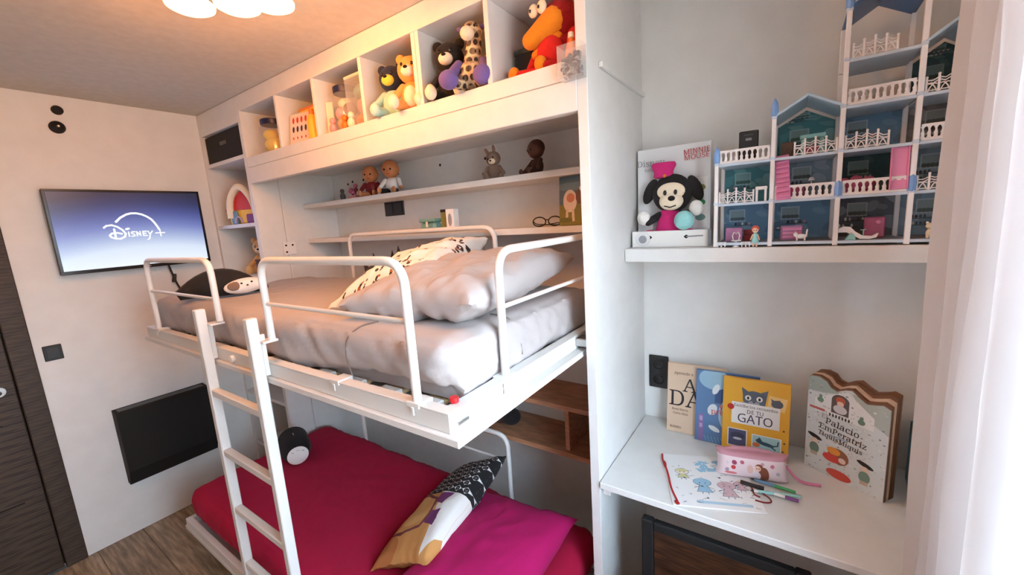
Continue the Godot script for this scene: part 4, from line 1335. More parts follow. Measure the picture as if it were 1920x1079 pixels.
# ------------------------------------------------------------------ cubbies over the bed
func build_top_toys() -> void:
	var y := 2.0885
	jar("toy_jar", "clear jar of yellow toys with a navy lid in the leftmost cubby", Vector3(0.735, y, 0.425), 0.072, 0.165, M.plastic_navy, [[Vector3(0, 0.05, 0), Vector3(0.055, 0.045, 0.055), M.plush_yellow], [Vector3(-0.012, 0.105, 0.01), Vector3(0.045, 0.03, 0.04), M.plush_yellow], [Vector3(0.03, 0.12, -0.015), Vector3(0.025, 0.02, 0.02), M.plush_tan]])
	var pb := thing("storage_box", "pale pink lidded box behind the jar of yellow toys", "box", Vector3(0.86, y, 0.36))
	bc(pb, "body", Vector3(0.12, 0.12, 0.14), Vector3(0, 0.06, 0), M.plastic_pink, Vector3.ZERO, 0.006)
	bc(pb, "lid", Vector3(0.126, 0.03, 0.146), Vector3(0, 0.136, 0), M.plastic_lilac, Vector3.ZERO, 0.006)
	var n := thing("nail_set", "pale pink card with three rows of toy nails in a cubby", "toy", Vector3(1.055, y, 0.468), Vector3(-8, 8, 0))
	bc(n, "card", Vector3(0.15, 0.155, 0.012), Vector3(0, 0.078, 0), M.plush_card, Vector3.ZERO, 0.003)
	for r in 3:
		for k in 4:
			var big := 0.011 if r < 2 else 0.005
			el(n, "nail", Vector3(big * 0.6, big * 1.4, 0.004), Vector3(-0.045 + k * 0.03, [0.122, 0.078, 0.035][r], 0.007), [M.plastic_red, M.plastic_navy, M.ink_red][r], Vector3.ZERO, 10)
	var b := thing("toy_basket", "orange-yellow open basket behind the nail card", "basket", Vector3(1.13, y, 0.36))
	for s in [[Vector3(0.2, 0.17, 0.006), Vector3(0, 0.085, 0.075)], [Vector3(0.2, 0.17, 0.006), Vector3(0, 0.085, -0.075)], [Vector3(0.006, 0.17, 0.15), Vector3(0.1, 0.085, 0)], [Vector3(0.006, 0.17, 0.15), Vector3(-0.1, 0.085, 0)]]:
		bc(b, "side", s[0], s[1], M.plastic_yellow, Vector3.ZERO, 0.002)
	bc(b, "base", Vector3(0.2, 0.005, 0.15), Vector3(0, 0.0027, 0), M.plastic_yellow)
	put(b, "rim", sweep([Vector3(-0.1, 0.172, 0.075), Vector3(0.1, 0.172, 0.075), Vector3(0.1, 0.172, -0.075), Vector3(-0.1, 0.172, -0.075)], [0.007], 8, true), M.plastic_orange)
	var yb := thing("toy_bottle", "bright yellow bottle standing right of the nail card", "bottle", Vector3(1.18, y, 0.468))
	put(yb, "flask", lathe([Vector2(0.022, 0), Vector2(0.024, 0.004), Vector2(0.024, 0.09), Vector2(0.016, 0.115), Vector2(0.012, 0.12)], 20), M.plastic_yellow)
	cy(yb, "cap", 0.013, 0.012, 0.025, Vector3(0, 0.132, 0), M.plastic_orange)
	jar("toy_jar", "clear jar of small toys with a blue lid in the third cubby", Vector3(1.405, y, 0.43), 0.062, 0.18, M.plastic_navy, [[Vector3(0.0, 0.04, 0), Vector3(0.05, 0.035, 0.05), M.plush_tan], [Vector3(-0.018, 0.085, 0.02), Vector3(0.03, 0.028, 0.025), M.plastic_pink], [Vector3(0.02, 0.1, 0.0), Vector3(0.03, 0.03, 0.03), M.plush_greybrown], [Vector3(-0.01, 0.13, 0.0), Vector3(0.035, 0.025, 0.03), M.plush_cream]])
	var cd := thing("note_card", "small cream card leaning on the side of the third cubby", "card", Vector3(1.315, y, 0.46), Vector3(0, 30, 0))
	bc(cd, "card", Vector3(0.035, 0.12, 0.002), Vector3(0, 0.09, 0), M.toy_cream, Vector3(-3, 0, 0), 0.0005)
	bc(cd, "stand", Vector3(0.03, 0.032, 0.03), Vector3(0, 0.016, -0.006), M.toy_cream)
	var cb := thing("toy_tub", "clear upright tub of teal and pink toys beside the divider", "tub", Vector3(1.535, y, 0.42))
	for s in [[Vector3(0.12, 0.2, 0.003), Vector3(0, 0.1, 0.06)], [Vector3(0.12, 0.2, 0.003), Vector3(0, 0.1, -0.06)], [Vector3(0.003, 0.2, 0.12), Vector3(0.06, 0.1, 0)], [Vector3(0.003, 0.2, 0.12), Vector3(-0.06, 0.1, 0)]]:
		bc(cb, "wall", s[0], s[1], M.clear_plastic, Vector3.ZERO, 0.0)
	bc(cb, "lid", Vector3(0.126, 0.012, 0.126), Vector3(0, 0.207, 0), M.toy_cream, Vector3.ZERO, 0.003)
	for f in [[Vector3(0, 0.15, 0.01), Vector3(0.045, 0.035, 0.045), "teal"], [Vector3(0.018, 0.09, 0.02), Vector3(0.038, 0.034, 0.035), "pink"], [Vector3(-0.02, 0.09, 0.0), Vector3(0.03, 0.05, 0.03), "lilac"], [Vector3(0, 0.035, 0.005), Vector3(0.05, 0.033, 0.05), "orange"]]:
		el(cb, "toy_ball", f[1], f[0], M["plastic_" + f[2]], Vector3(0, 20, 15))
	for f in [[Vector3(1.44, y, 0.478), "plastic_orange", "small orange toy figure at the front edge of the third cubby"], [Vector3(1.365, y, 0.488), "plastic_pink", "small pink toy figure at the front edge of the third cubby"], [Vector3(1.50, y, 0.488), "toy_cream", "small cream toy figure at the front edge of the third cubby"]]:
		var t := thing("toy_figure", f[2], "toy", f[0])
		el(t, "body", Vector3(0.02, 0.022, 0.014), Vector3(0, 0.021, 0), M[f[1]])
		el(t, "head", Vector3(0.015, 0.015, 0.013), Vector3(0.004, 0.052, 0), M[f[1]])
	plush("plush_toy", "pale teal soft toy with a navy head and yellow muzzle in a cubby", Vector3(1.735, y, 0.44), 24, 0.215, {"body": M.plush_paleteal, "head": M.plush_navy, "ear": M.plush_navy, "snout": M.plush_yellow, "ears": "round", "limbs": M.plush_paleteal, "tilt": Vector3(0, -4, 4)})
	plush("plush_toy", "orange soft toy beside the teal one against the divider", Vector3(1.862, y, 0.455), 24, 0.215, {"body": M.plush_orange, "belly": M.plush_cream, "ears": "round", "snout": M.plush_cream, "limbs": M.plush_orange, "paw": M.plush_cream})
	plush("plush_toy", "black soft toy with cream muzzle and cream feet in the fifth cubby", Vector3(2.035, y, 0.43), 22, 0.22, {"body": M.plush_black, "head": M.plush_black, "snout": M.plush_cream, "limbs": M.plush_black, "paw": M.plush_cream, "ears": "round", "nose": M.hole_black})
	# giraffe
	var g := thing("plush_giraffe", "spotted soft giraffe with purple feet and nose leaning on the divider", "soft toy", Vector3(2.155, y, 0.455), Vector3(0, 20, 0))
	el(g, "body", Vector3(0.05, 0.055, 0.045), Vector3(0, 0.06, 0), M.giraffe_print)
	limb(g, "neck", Vector3(0, 0.09, 0), Vector3(0.015, 0.175, 0.0), 0.032, 0.024, M.giraffe_print)
	var gh := el(g, "head", Vector3(0.034, 0.032, 0.036), Vector3(0.012, 0.197, 0.008), M.giraffe_print)
	el(gh, "muzzle", Vector3(0.024, 0.022, 0.024), Vector3(-0.008, -0.015, 0.032), M.plush_cream)
	for x in [-1, 1]:
		el(gh, "ear", Vector3(0.018, 0.008, 0.01), Vector3(x * 0.038, 0.012, 0), M.plush_lilac, Vector3(0, 0, x * 20))
		el(gh, "eye", Vector3(0.004, 0.005, 0.003), Vector3(x * 0.018, 0.006, 0.03), M.black_gloss, Vector3.ZERO, 10)
		var lg := limb(g, "leg", Vector3(x * 0.03, 0.035, 0.02), Vector3(x * 0.055, 0.03, 0.07), 0.02, 0.019, M.giraffe_print)
		el(lg, "hoof", Vector3(0.034, 0.031, 0.028), Vector3(x * 0.03, 0.0005, 0.058), M.plush_lilac)
		limb(g, "arm", Vector3(x * 0.045, 0.10, 0.01), Vector3(x * 0.06, 0.055, 0.055), 0.016, 0.018, M.plush_lilac)
	# the large bird
	var b2 := thing("plush_bird", "large red soft toy with a big orange snout in the right cubby", "soft toy", Vector3(2.455, y, 0.41), Vector3(0, -12, 0))
	b2.scale = Vector3(0.95, 0.88, 0.95)
	el(b2, "body", Vector3(0.075, 0.085, 0.06), Vector3(0.0, 0.085, -0.02), M.plush_crimson)
	el(b2, "bib", Vector3(0.05, 0.06, 0.04), Vector3(0.0, 0.07, 0.028), M.plush_scarlet)
	var bh := el(b2, "head", Vector3(0.072, 0.07, 0.065), Vector3(0.015, 0.175, -0.01), M.plush_crimson)
	put(bh, "upper_snout", limb_mesh(Vector3(0.0, -0.008, 0.03), Vector3(-0.062, -0.056, 0.075), 0.05, 0.03), M.plush_amber)
	put(bh, "lower_snout", limb_mesh(Vector3(0.01, -0.055, 0.03), Vector3(-0.06, -0.10, 0.058), 0.02, 0.015), M.plush_amber)
	for x in [-1, 1]:
		var ey := put(bh, "eye", ball_mesh(Vector3(0.018, 0.022, 0.012), 14), M.plush_cream, Vector3(-0.034 + x * 0.018, 0.036, 0.07))
		put(ey, "pupil", ball_mesh(Vector3(0.005, 0.006, 0.003), 10), M.black_gloss, Vector3(-0.004, -0.002, 0.012))
		limb(b2, "wing", Vector3(x * 0.07, 0.12, -0.01), Vector3(x * 0.085, 0.04, 0.03), 0.022, 0.018, M.plush_scarlet)
		var lg := limb(b2, "leg", Vector3(x * 0.03, 0.022, 0.03), Vector3(x * 0.06 - 0.05, 0.02, 0.075), 0.017, 0.016, M.plush_scarlet)
		el(lg, "foot", Vector3(0.022, 0.026, 0.018), Vector3(x * 0.03 - 0.06, 0.004, 0.05), M.plush_amber)
	var gb := thing("clear_box", "translucent grey lidded box behind the red toy", "box", Vector3(2.36, y, 0.26))
	for s in [[Vector3(0.13, 0.13, 0.003), Vector3(0, 0.066, 0.06)], [Vector3(0.13, 0.13, 0.003), Vector3(0, 0.066, -0.06)], [Vector3(0.003, 0.13, 0.12), Vector3(0.065, 0.066, 0)], [Vector3(0.003, 0.13, 0.12), Vector3(-0.065, 0.066, 0)], [Vector3(0.13, 0.003, 0.12), Vector3(0, 0.002, 0)]]:
		bc(gb, "wall", s[0], s[1], M.smoke_plastic, Vector3.ZERO, 0.0)
	bc(gb, "lid", Vector3(0.14, 0.03, 0.13), Vector3(0, 0.147, 0), M.ink_grey, Vector3.ZERO, 0.006)
	var kb := thing("storage_box", "black box standing low behind the feet of the red toy", "box", Vector3(2.335, y, 0.375))
	bc(kb, "body", Vector3(0.075, 0.1, 0.06), Vector3(0, 0.05, 0), M.black_matt, Vector3.ZERO, 0.003)
	bc(kb, "lid", Vector3(0.079, 0.02, 0.064), Vector3(0, 0.108, 0), M.black_plastic, Vector3.ZERO, 0.003)
	var bt := thing("toy_bottle", "small tan bottle beside the right panel behind the bead box", "bottle", Vector3(2.545, y, 0.49))
	put(bt, "flask", lathe([Vector2(0.017, 0), Vector2(0.019, 0.004), Vector2(0.017, 0.03), Vector2(0.008, 0.055), Vector2(0.007, 0.062)], 18), M.plastic_orange)
	cy(bt, "stopper", 0.009, 0.008, 0.015, Vector3(0, 0.07, 0), M.toy_cream, Vector3.ZERO, 14)
	var bj := thing("bead_box", "clear little box of dark beads fixed to the cabinet front", "box", Vector3(2.566, 2.028, 0.5365))
	for s in [[Vector3(0.068, 0.085, 0.002), Vector3(0, 0.0425, 0.02)], [Vector3(0.068, 0.085, 0.002), Vector3(0, 0.0425, -0.02)], [Vector3(0.002, 0.085, 0.04), Vector3(0.034, 0.0425, 0)], [Vector3(0.002, 0.085, 0.04), Vector3(-0.034, 0.0425, 0)], [Vector3(0.068, 0.002, 0.04), Vector3(0, 0.001, 0)]]:
		bc(bj, "wall", s[0], s[1], M.clear_plastic, Vector3.ZERO, 0.0)
	rng.seed = 12
	var bead := cyl_mesh(0.006, 0.006, 0.005, 10)
	for k in 90:
		put(bj, "bead", bead, [M.black_gloss, M.grey_dark, M.plastic_navy, M.ink_grey][k % 4], Vector3(rng.randf_range(-0.026, 0.026), 0.007 + 0.055 * k / 90.0, rng.randf_range(-0.013, 0.013)), Vector3(rng.randf() * 180, rng.randf() * 180, 0))

# ------------------------------------------------------------------ niche shelves
func baby_doll(label: String, where: Vector3, turn: float, s: float, skin: Material, top_m: Material, leg_m: Material, hair: Material = null) -> void:
	var t := thing("baby_doll", label, "doll", where, Vector3(0, turn, 0))
	el(t, "torso", Vector3(0.2, 0.24, 0.16) * s, Vector3(0, 0.24, 0) * s, top_m)
	for x in [-1, 1]:
		var l := limb(t, "leg", Vector3(x * 0.1, 0.09, 0.08) * s, Vector3(x * 0.2, 0.08, 0.36) * s, 0.085 * s, 0.065 * s, leg_m)
		el(l, "foot", Vector3(0.06, 0.085, 0.06) * s, Vector3(x * 0.11, 0.015, 0.33) * s, skin)
		var a := limb(t, "arm", Vector3(x * 0.2, 0.38, 0.02) * s, Vector3(x * 0.3, 0.2, 0.16) * s, 0.065 * s, 0.05 * s, top_m)
		el(a, "hand", Vector3(0.05, 0.05, 0.05) * s, Vector3(x * 0.12, -0.21, 0.17) * s, skin)
	var h := el(t, "head", Vector3(0.235, 0.245, 0.235) * s, Vector3(0, 0.68, 0.03) * s, skin, Vector3(6, 0, 0), 22)
	for x in [-1, 1]:
		el(h, "eye", Vector3(0.028, 0.03, 0.016) * s, Vector3(x * 0.085, 0.0, 0.215) * s, M.hole_black, Vector3.ZERO, 10)
		el(h, "ear", Vector3(0.03, 0.05, 0.035) * s, Vector3(x * 0.235, -0.02, 0.0) * s, skin, Vector3.ZERO, 10)
	el(h, "nose", Vector3(0.028, 0.022, 0.025) * s, Vector3(0, -0.05, 0.235) * s, skin, Vector3.ZERO, 10)
	el(h, "mouth", Vector3(0.045, 0.014, 0.012) * s, Vector3(0, -0.115, 0.205) * s, M.ink_red, Vector3.ZERO, 10)
	if hair:
		el(h, "hair", Vector3(0.245, 0.225, 0.235) * s, Vector3(0, 0.045, -0.03) * s, hair)

func build_niche_things() -> void:
	var y := 1.8305
	baby_doll("bald baby doll in a dark red outfit on the upper niche shelf", Vector3(1.125, y, 0.13), 30, 0.185, M.doll_tan, M.toy_darkred, M.doll_tan)
	baby_doll("larger baby doll in a white top and black trousers on the upper niche shelf", Vector3(1.30, y, 0.13), 25, 0.195, M.doll_tan, M.plush_white, M.plush_black)
	var f := thing("toy_flowers", "cluster of small pink and dark toy flowers left of the dolls", "toy", Vector3(0.99, y, 0.15))
	bc(f, "pot", Vector3(0.07, 0.022, 0.05), Vector3(0, 0.011, 0), M.plastic_pink, Vector3.ZERO, 0.005)
	for p in [[-0.03, 0.055, 0.0], [0.0, 0.075, -0.01], [0.028, 0.05, 0.01], [0.015, 0.035, 0.02], [-0.012, 0.04, 0.018]]:
		var s := limb(f, "stem", Vector3(p[0] * 0.5, 0.02, p[2] * 0.5), Vector3(p[0], p[1], p[2]), 0.0025, 0.0025, M.toy_brown)
		el(s, "bloom", Vector3(0.013, 0.011, 0.013), Vector3(p[0] * 0.5, p[1] - 0.018, p[2] * 0.5), M.toy_rose if p[0] < 0.02 else M.toy_darkred, Vector3.ZERO, 10)
	var fg := thing("toy_figure", "small grey toy figure at the left end of the upper niche shelf", "toy", Vector3(0.885, y, 0.16))
	el(fg, "body", Vector3(0.018, 0.024, 0.015), Vector3(0, 0.023, 0), M.grey_dark)
	el(fg, "head", Vector3(0.013, 0.013, 0.012), Vector3(0, 0.055, 0), M.grey_dark)
	plush("plush_toy", "grey-brown soft animal slumped on the upper niche shelf", Vector3(1.985, y, 0.135), 30, 0.135, {"body": M.plush_greybrown, "head": M.plush_greybrown, "snout": M.plush_cream, "ears": "tall", "limbs": M.plush_greybrown, "tilt": Vector3(14, -18, 14)})
	baby_doll("dark brown doll with short hair at the right of the upper niche shelf", Vector3(2.205, y, 0.13), -28, 0.15, M.doll_brown, M.plush_umber, M.plush_umber, M.plush_umber)
	y = 1.6175
	var t := thing("tin_box", "teal tin with a rounded lid on the lower niche shelf", "tin", Vector3(1.625, y, 0.195))
	bc(t, "body", Vector3(0.105, 0.05, 0.06), Vector3(0, 0.025, 0), M.plastic_teal, Vector3.ZERO, 0.012)
	bc(t, "lid", Vector3(0.109, 0.018, 0.064), Vector3(0, 0.059, 0), M.plastic_teal, Vector3.ZERO, 0.008)
	bc(t, "clasp", Vector3(0.014, 0.026, 0.004), Vector3(0.005, 0.04, 0.033), M.toy_cream, Vector3.ZERO, 0.001)
	var g := thing("small_carton", "narrow olive green carton between the teal tin and white box", "box", Vector3(1.70, y, 0.16))
	bc(g, "body", Vector3(0.032, 0.095, 0.05), Vector3(0, 0.0475, 0), M.olive_card)
	bc(g, "flap", Vector3(0.033, 0.014, 0.051), Vector3(0, 0.1, 0), M.ink, Vector3.ZERO, 0.001)
	var w := thing("small_carton", "white upright carton with an oval window on the lower niche shelf", "box", Vector3(1.755, y, 0.18), Vector3(0, 12, 0))
	bc(w, "body", Vector3(0.042, 0.105, 0.05), Vector3(0, 0.0525, 0), M.white_plastic)
	el(w, "window", Vector3(0.010, 0.03, 0.002), Vector3(0, 0.055, 0.0255), M.grey_print)
	var s := thing("eyeglasses", "black framed glasses lying folded on the lower niche shelf", "glasses", Vector3(2.285, y, 0.215), Vector3(0, 18, 0))
	for x in [-0.031, 0.031]:
		var ring := []
		for k in 18:
			var a := TAU * k / 18
			ring.append(Vector3(x + 0.026 * cos(a), 0.021 + 0.018 * sin(a), 0))
		put(s, "rim", sweep(ring, [0.0025], 8, true), M.black_gloss)
	tube(s, "bridge", [Vector3(-0.007, 0.025, 0), Vector3(0, 0.029, 0), Vector3(0.007, 0.025, 0)], 0.002, M.black_gloss, 0.004, 8)
	tube(s, "temple", [Vector3(-0.057, 0.025, 0), Vector3(-0.05, 0.012, -0.02), Vector3(0.045, 0.004, -0.026)], 0.002, M.black_gloss, 0.01, 8)
	tube(s, "temple", [Vector3(0.057, 0.025, 0), Vector3(0.05, 0.014, -0.026), Vector3(-0.045, 0.004, -0.034)], 0.002, M.black_gloss, 0.01, 8)
	# picture book standing at the right end
	var im := canvas(96, 192, srgb(72, 96, 110))
	rect(im, 0, 110, 96, 82, srgb(118, 112, 44))
	ell(im, Vector2(46, 40), Vector2(60, 16), srgb(96, 120, 130))
	ell(im, Vector2(38, 96), Vector2(24, 44), srgb(216, 198, 180))
	ell(im, Vector2(40, 84), Vector2(14, 18), srgb(190, 120, 92))
	ell(im, Vector2(74, 80), Vector2(16, 30), srgb(104, 66, 50))
	ell(im, Vector2(82, 50), Vector2(12, 12), srgb(226, 222, 214))
	stroke(im, [Vector2(28, 130), Vector2(26, 170)], 9, srgb(206, 186, 160))
	stroke(im, [Vector2(48, 130), Vector2(50, 172)], 9, srgb(206, 186, 160))
	ell(im, Vector2(20, 170), Vector2(26, 10), srgb(92, 96, 36))
	picture("painted_cover", im, 0.5)
	var b := thing("picture_book", "green picture book with a painted cover standing at the niche end", "book", Vector3(2.395, y, 0.20), Vector3(-4, -4, 0))
	bc(b, "front_cover", Vector3(0.118, 0.185, 0.003), Vector3(0, 0.0925, 0.010), M.painted_cover, Vector3.ZERO, 0.0006)
	bc(b, "pages", Vector3(0.113, 0.18, 0.016), Vector3(-0.002, 0.0925, 0), M.toy_cream, Vector3.ZERO, 0.0006)
	bc(b, "back_cover", Vector3(0.118, 0.185, 0.003), Vector3(0, 0.0925, -0.010), M.ink, Vector3.ZERO, 0.0006)
	bc(b, "spine", Vector3(0.003, 0.185, 0.022), Vector3(0.0595, 0.0925, 0), M.ink, Vector3.ZERO, 0.0006)
	# dim things on the shelves behind the lower bed
	var d := thing("soft_bundle", "dark soft bundle on the lower shelf behind the bed rail", "soft toy", Vector3(1.94, 0.6755, 0.15))
	el(d, "body", Vector3(0.09, 0.045, 0.06), Vector3(0, 0.045, 0), M.plush_umber)
	el(d, "tuft", Vector3(0.05, 0.04, 0.045), Vector3(0.07, 0.05, 0.02), M.plush_black)

# ------------------------------------------------------------------ on the beds
func lie(o: Node3D, where: Vector3, yaw: float, roll: float, pitch: float) -> void:
	o.transform = Transform3D(Basis(Vector3.UP, deg_to_rad(yaw)) * Basis(Vector3.BACK, deg_to_rad(roll)) * Basis(Vector3.RIGHT, deg_to_rad(pitch - 90.0)), where)

func build_bed_things() -> void:
	var p := thing("pillow", "plump taupe grey pillow on the upper bunk", "pillow")
	put(p, "pillowcase", cushion(0.47, 0.68, 0.165, 0.0, 0.020, 56, 11.0, 0.42), M.taupe_sheet)
	lie(p, Vector3(2.225, 1.47, 0.635), 5, 3, 3)
	# printed cushion: white cloth with a scatter of brown and black blots
	var im := canvas(384, 384, srgb(238, 234, 226))
	rng.seed = 21
	for k in 60:
		var c := Vector2(rng.randf_range(6, 378), rng.randf_range(6, 378))
		var col: Color = [srgb(40, 34, 34), srgb(96, 56, 40), srgb(150, 84, 48), srgb(40, 34, 34)][rng.randi() % 4]
		for q in rng.randi_range(2, 5):
			ell(im, c + Vector2(rng.randf_range(-11, 11), rng.randf_range(-10, 10)), Vector2(rng.randf_range(3.5, 8.5), rng.randf_range(2.5, 5.5)), col if q % 2 else srgb(60, 42, 38), rng.randf() * 3.0)
	picture("blot_print", im, 0.95)
	var q := thing("printed_cushion", "white cushion with scattered brown and black blots behind the grey pillow", "cushion")
	put(q, "cover", cushion(0.36, 0.62, 0.15, 0.0, 0.018, 44, 5.0, 0.45), M.blot_print)
	lie(q, Vector3(1.955, 1.495, 0.60), 17, 12, 9)
	var s := thing("spiky_toy", "black spiky soft toy peeking out behind the printed cushion", "soft toy", Vector3(1.63, 1.398, 0.50))
	el(s, "body", Vector3(0.11, 0.055, 0.08), Vector3(0, 0.055, 0), M.plush_black)
	for e in [[0.095, 0.155, 0.0, 6], [-0.03, 0.13, 0.02, -30], [0.03, 0.135, -0.02, 4], [-0.08, 0.10, 0.03, -50]]:
		put(s, "spike", lathe([Vector2(0.018, -0.03), Vector2(0.012, 0.01), Vector2(0.001, 0.055)], 10), M.plush_black, Vector3(e[0], e[1] - 0.03, e[2]), Vector3(0, 0, -e[3] * 0.6))
	face_cushion("long_cushion", "black crescent cushion with a pale round face at the bunk foot", Vector3(1.0, 1.395, 0.83), 82, 1.0)
	var l := thing("pillow", "magenta pillow on the lower bed", "pillow")
	put(l, "pillowcase", cushion(0.44, 0.66, 0.15, 0.0, 0.010, 36, 31.0, 0.42), M.magenta_case)
	lie(l, Vector3(2.245, 0.485, 0.72), 3, 3, 0)
	var im2 := canvas(320, 512, srgb(28, 26, 28))
	for i in 8:
		for j in 8:
			var c := Vector2(i * 40 + (20 if j % 2 else 0), j * 32 + 12)
			poly(im2, [c + Vector2(-19, -2), c + Vector2(0, -15), c + Vector2(19, -2), c + Vector2(0, 13)], srgb(228, 226, 224))
			ell(im2, c + Vector2(0, -1), Vector2(10, 10), srgb(24, 22, 24))
			for d in [Vector2(-3, -2), Vector2(3, -2), Vector2(0, 3)]:
				ell(im2, c + d, Vector2(1.4, 1.4), srgb(226, 224, 222))
	rect(im2, 0, 256, 320, 256, srgb(200, 142, 82))
	poly(im2, [Vector2(190, 256), Vector2(320, 256), Vector2(320, 420), Vector2(280, 500), Vector2(250, 380)], srgb(232, 226, 220))
	ell(im2, Vector2(120, 340), Vector2(86, 70), srgb(216, 166, 104), 0.3)
	poly(im2, [Vector2(190, 262), Vector2(262, 258), Vector2(246, 318), Vector2(196, 306)], srgb(112, 52, 104))
	poly(im2, [Vector2(205, 352), Vector2(262, 340), Vector2(266, 404), Vector2(212, 398)], srgb(112, 52, 104))
	stroke(im2, [Vector2(30, 270), Vector2(110, 262), Vector2(190, 290), Vector2(214, 352), Vector2(200, 412), Vector2(120, 440), Vector2(40, 430)], 12, srgb(120, 60, 62))
	ell(im2, Vector2(60, 480), Vector2(70, 40), srgb(180, 112, 60))
	picture("patch_print", im2, 0.95)
	var pc := thing("patchwork_cushion", "cushion half black-and-white check, half tan patches on the lower bed", "cushion")
	put(pc, "cover", cushion(0.30, 0.60, 0.13, 0.0, 0.010, 34, 8.0, 0.45), M.patch_print)
	lie(pc, Vector3(1.965, 0.515, 0.60), 6, 26, 4)
	# dark bolster with pale embroidered end
	var b := thing("bolster", "dark round bolster with a pale drawn end on the lower bed", "cushion", Vector3(0.86, 0.424, 0.64), Vector3(0, -20, 0))
	put(b, "roll", sweep([Vector3(-0.11, 0.076, 0), Vector3(-0.10, 0.076, 0), Vector3(-0.07, 0.078, 0), Vector3(0.05, 0.076, 0), Vector3(0.085, 0.07, 0), Vector3(0.1, 0.066, 0)], [0.03, 0.06, 0.077, 0.075, 0.062, 0.045], 26), M.plush_black)
	var e := put(b, "end_disc", lathe([Vector2(0.05, 0), Vector2(0.052, 0.006), Vector2(0.036, 0.016), Vector2(0.01, 0.02)], 26), M.plush_white, Vector3(0.099, 0.064, 0), Vector3(0, 0, -96))
	for k in 5:
		var pts := []
		for j in 7:
			pts.append(Vector3(-0.03 + 0.06 * fmod(k * 0.37, 1.0) + 0.008 * sin(j * 1.7 + k), 0.0155 - 0.02 * pow(absf(-0.03 + 0.01 * j) * 12.0, 2.0) * 0.2, -0.03 + 0.01 * j))
		put(e, "stitch", sweep(pts, [0.0012], 6), M.ink_grey)
	tube(b, "loop", [Vector3(-0.05, 0.135, 0.0), Vector3(0.0, 0.150, 0.0), Vector3(0.05, 0.146, 0), Vector3(0.085, 0.12, 0)], 0.004, M.plush_white, 0.03, 8)

func face_cushion(called: String, label: String, where: Vector3, turn: float, s: float) -> void:
	var t := thing(called, label, "cushion", where, Vector3(0, turn, 0))
	# long tapering black body, thick in the middle
	var pts := []
	var rr := []
	for k in 13:
		var u := k / 12.0
		pts.append(Vector3(-0.22 + 0.33 * u, 0.055 * pow(sin(PI * clampf(u * 0.85 + 0.12, 0, 1)), 1.2) + 0.012, -0.02 + 0.04 * u))
		rr.append(0.010 + 0.052 * pow(sin(PI * clampf(u * 0.85 + 0.1, 0, 1)), 1.4))
	put(t, "body", sweep(pts, rr, 20), M.plush_black)
	var f := put(t, "face", ball_mesh(Vector3(0.085, 0.034, 0.03), 22), M.plush_white, Vector3(0.012, 0.045, 0.062), Vector3(-14, 0, 4))
	for x in [-0.02, 0.02]:
		put(f, "eye", ball_mesh(Vector3(0.005, 0.004, 0.003), 10), M.hole_black, Vector3(x, 0.008, 0.029))
	put(f, "patch", ball_mesh(Vector3(0.03, 0.02, 0.012), 12), M.plush_greybrown, Vector3(-0.045, 0.002, 0.018))
	put(f, "nose", ball_mesh(Vector3(0.005, 0.004, 0.004), 10), M.toy_brown, Vector3(0.0, -0.004, 0.031))

# ------------------------------------------------------------------ the desk and the boxed toy
func book(called: String, label: String, where: Vector3, turn: Vector3, size: Vector3, cover: Material, edge: Material) -> Node3D:
	var b := thing(called, label, "book", where, turn)
	bc(b, "front_cover", Vector3(size.x, size.y, 0.0025), Vector3(0, size.y / 2, size.z / 2), cover, Vector3.ZERO, 0.0006)
	bc(b, "pages", Vector3(size.x - 0.006, size.y - 0.006, size.z - 0.0025), Vector3(0.001, size.y / 2, 0), M.toy_cream, Vector3.ZERO, 0.0005)
	bc(b, "back_cover", Vector3(size.x, size.y, 0.0025), Vector3(0, size.y / 2, -size.z / 2), edge, Vector3.ZERO, 0.0006)
	bc(b, "spine", Vector3(0.0025, size.y, size.z), Vector3(-size.x / 2, size.y / 2, 0), edge, Vector3.ZERO, 0.0006)
	return b

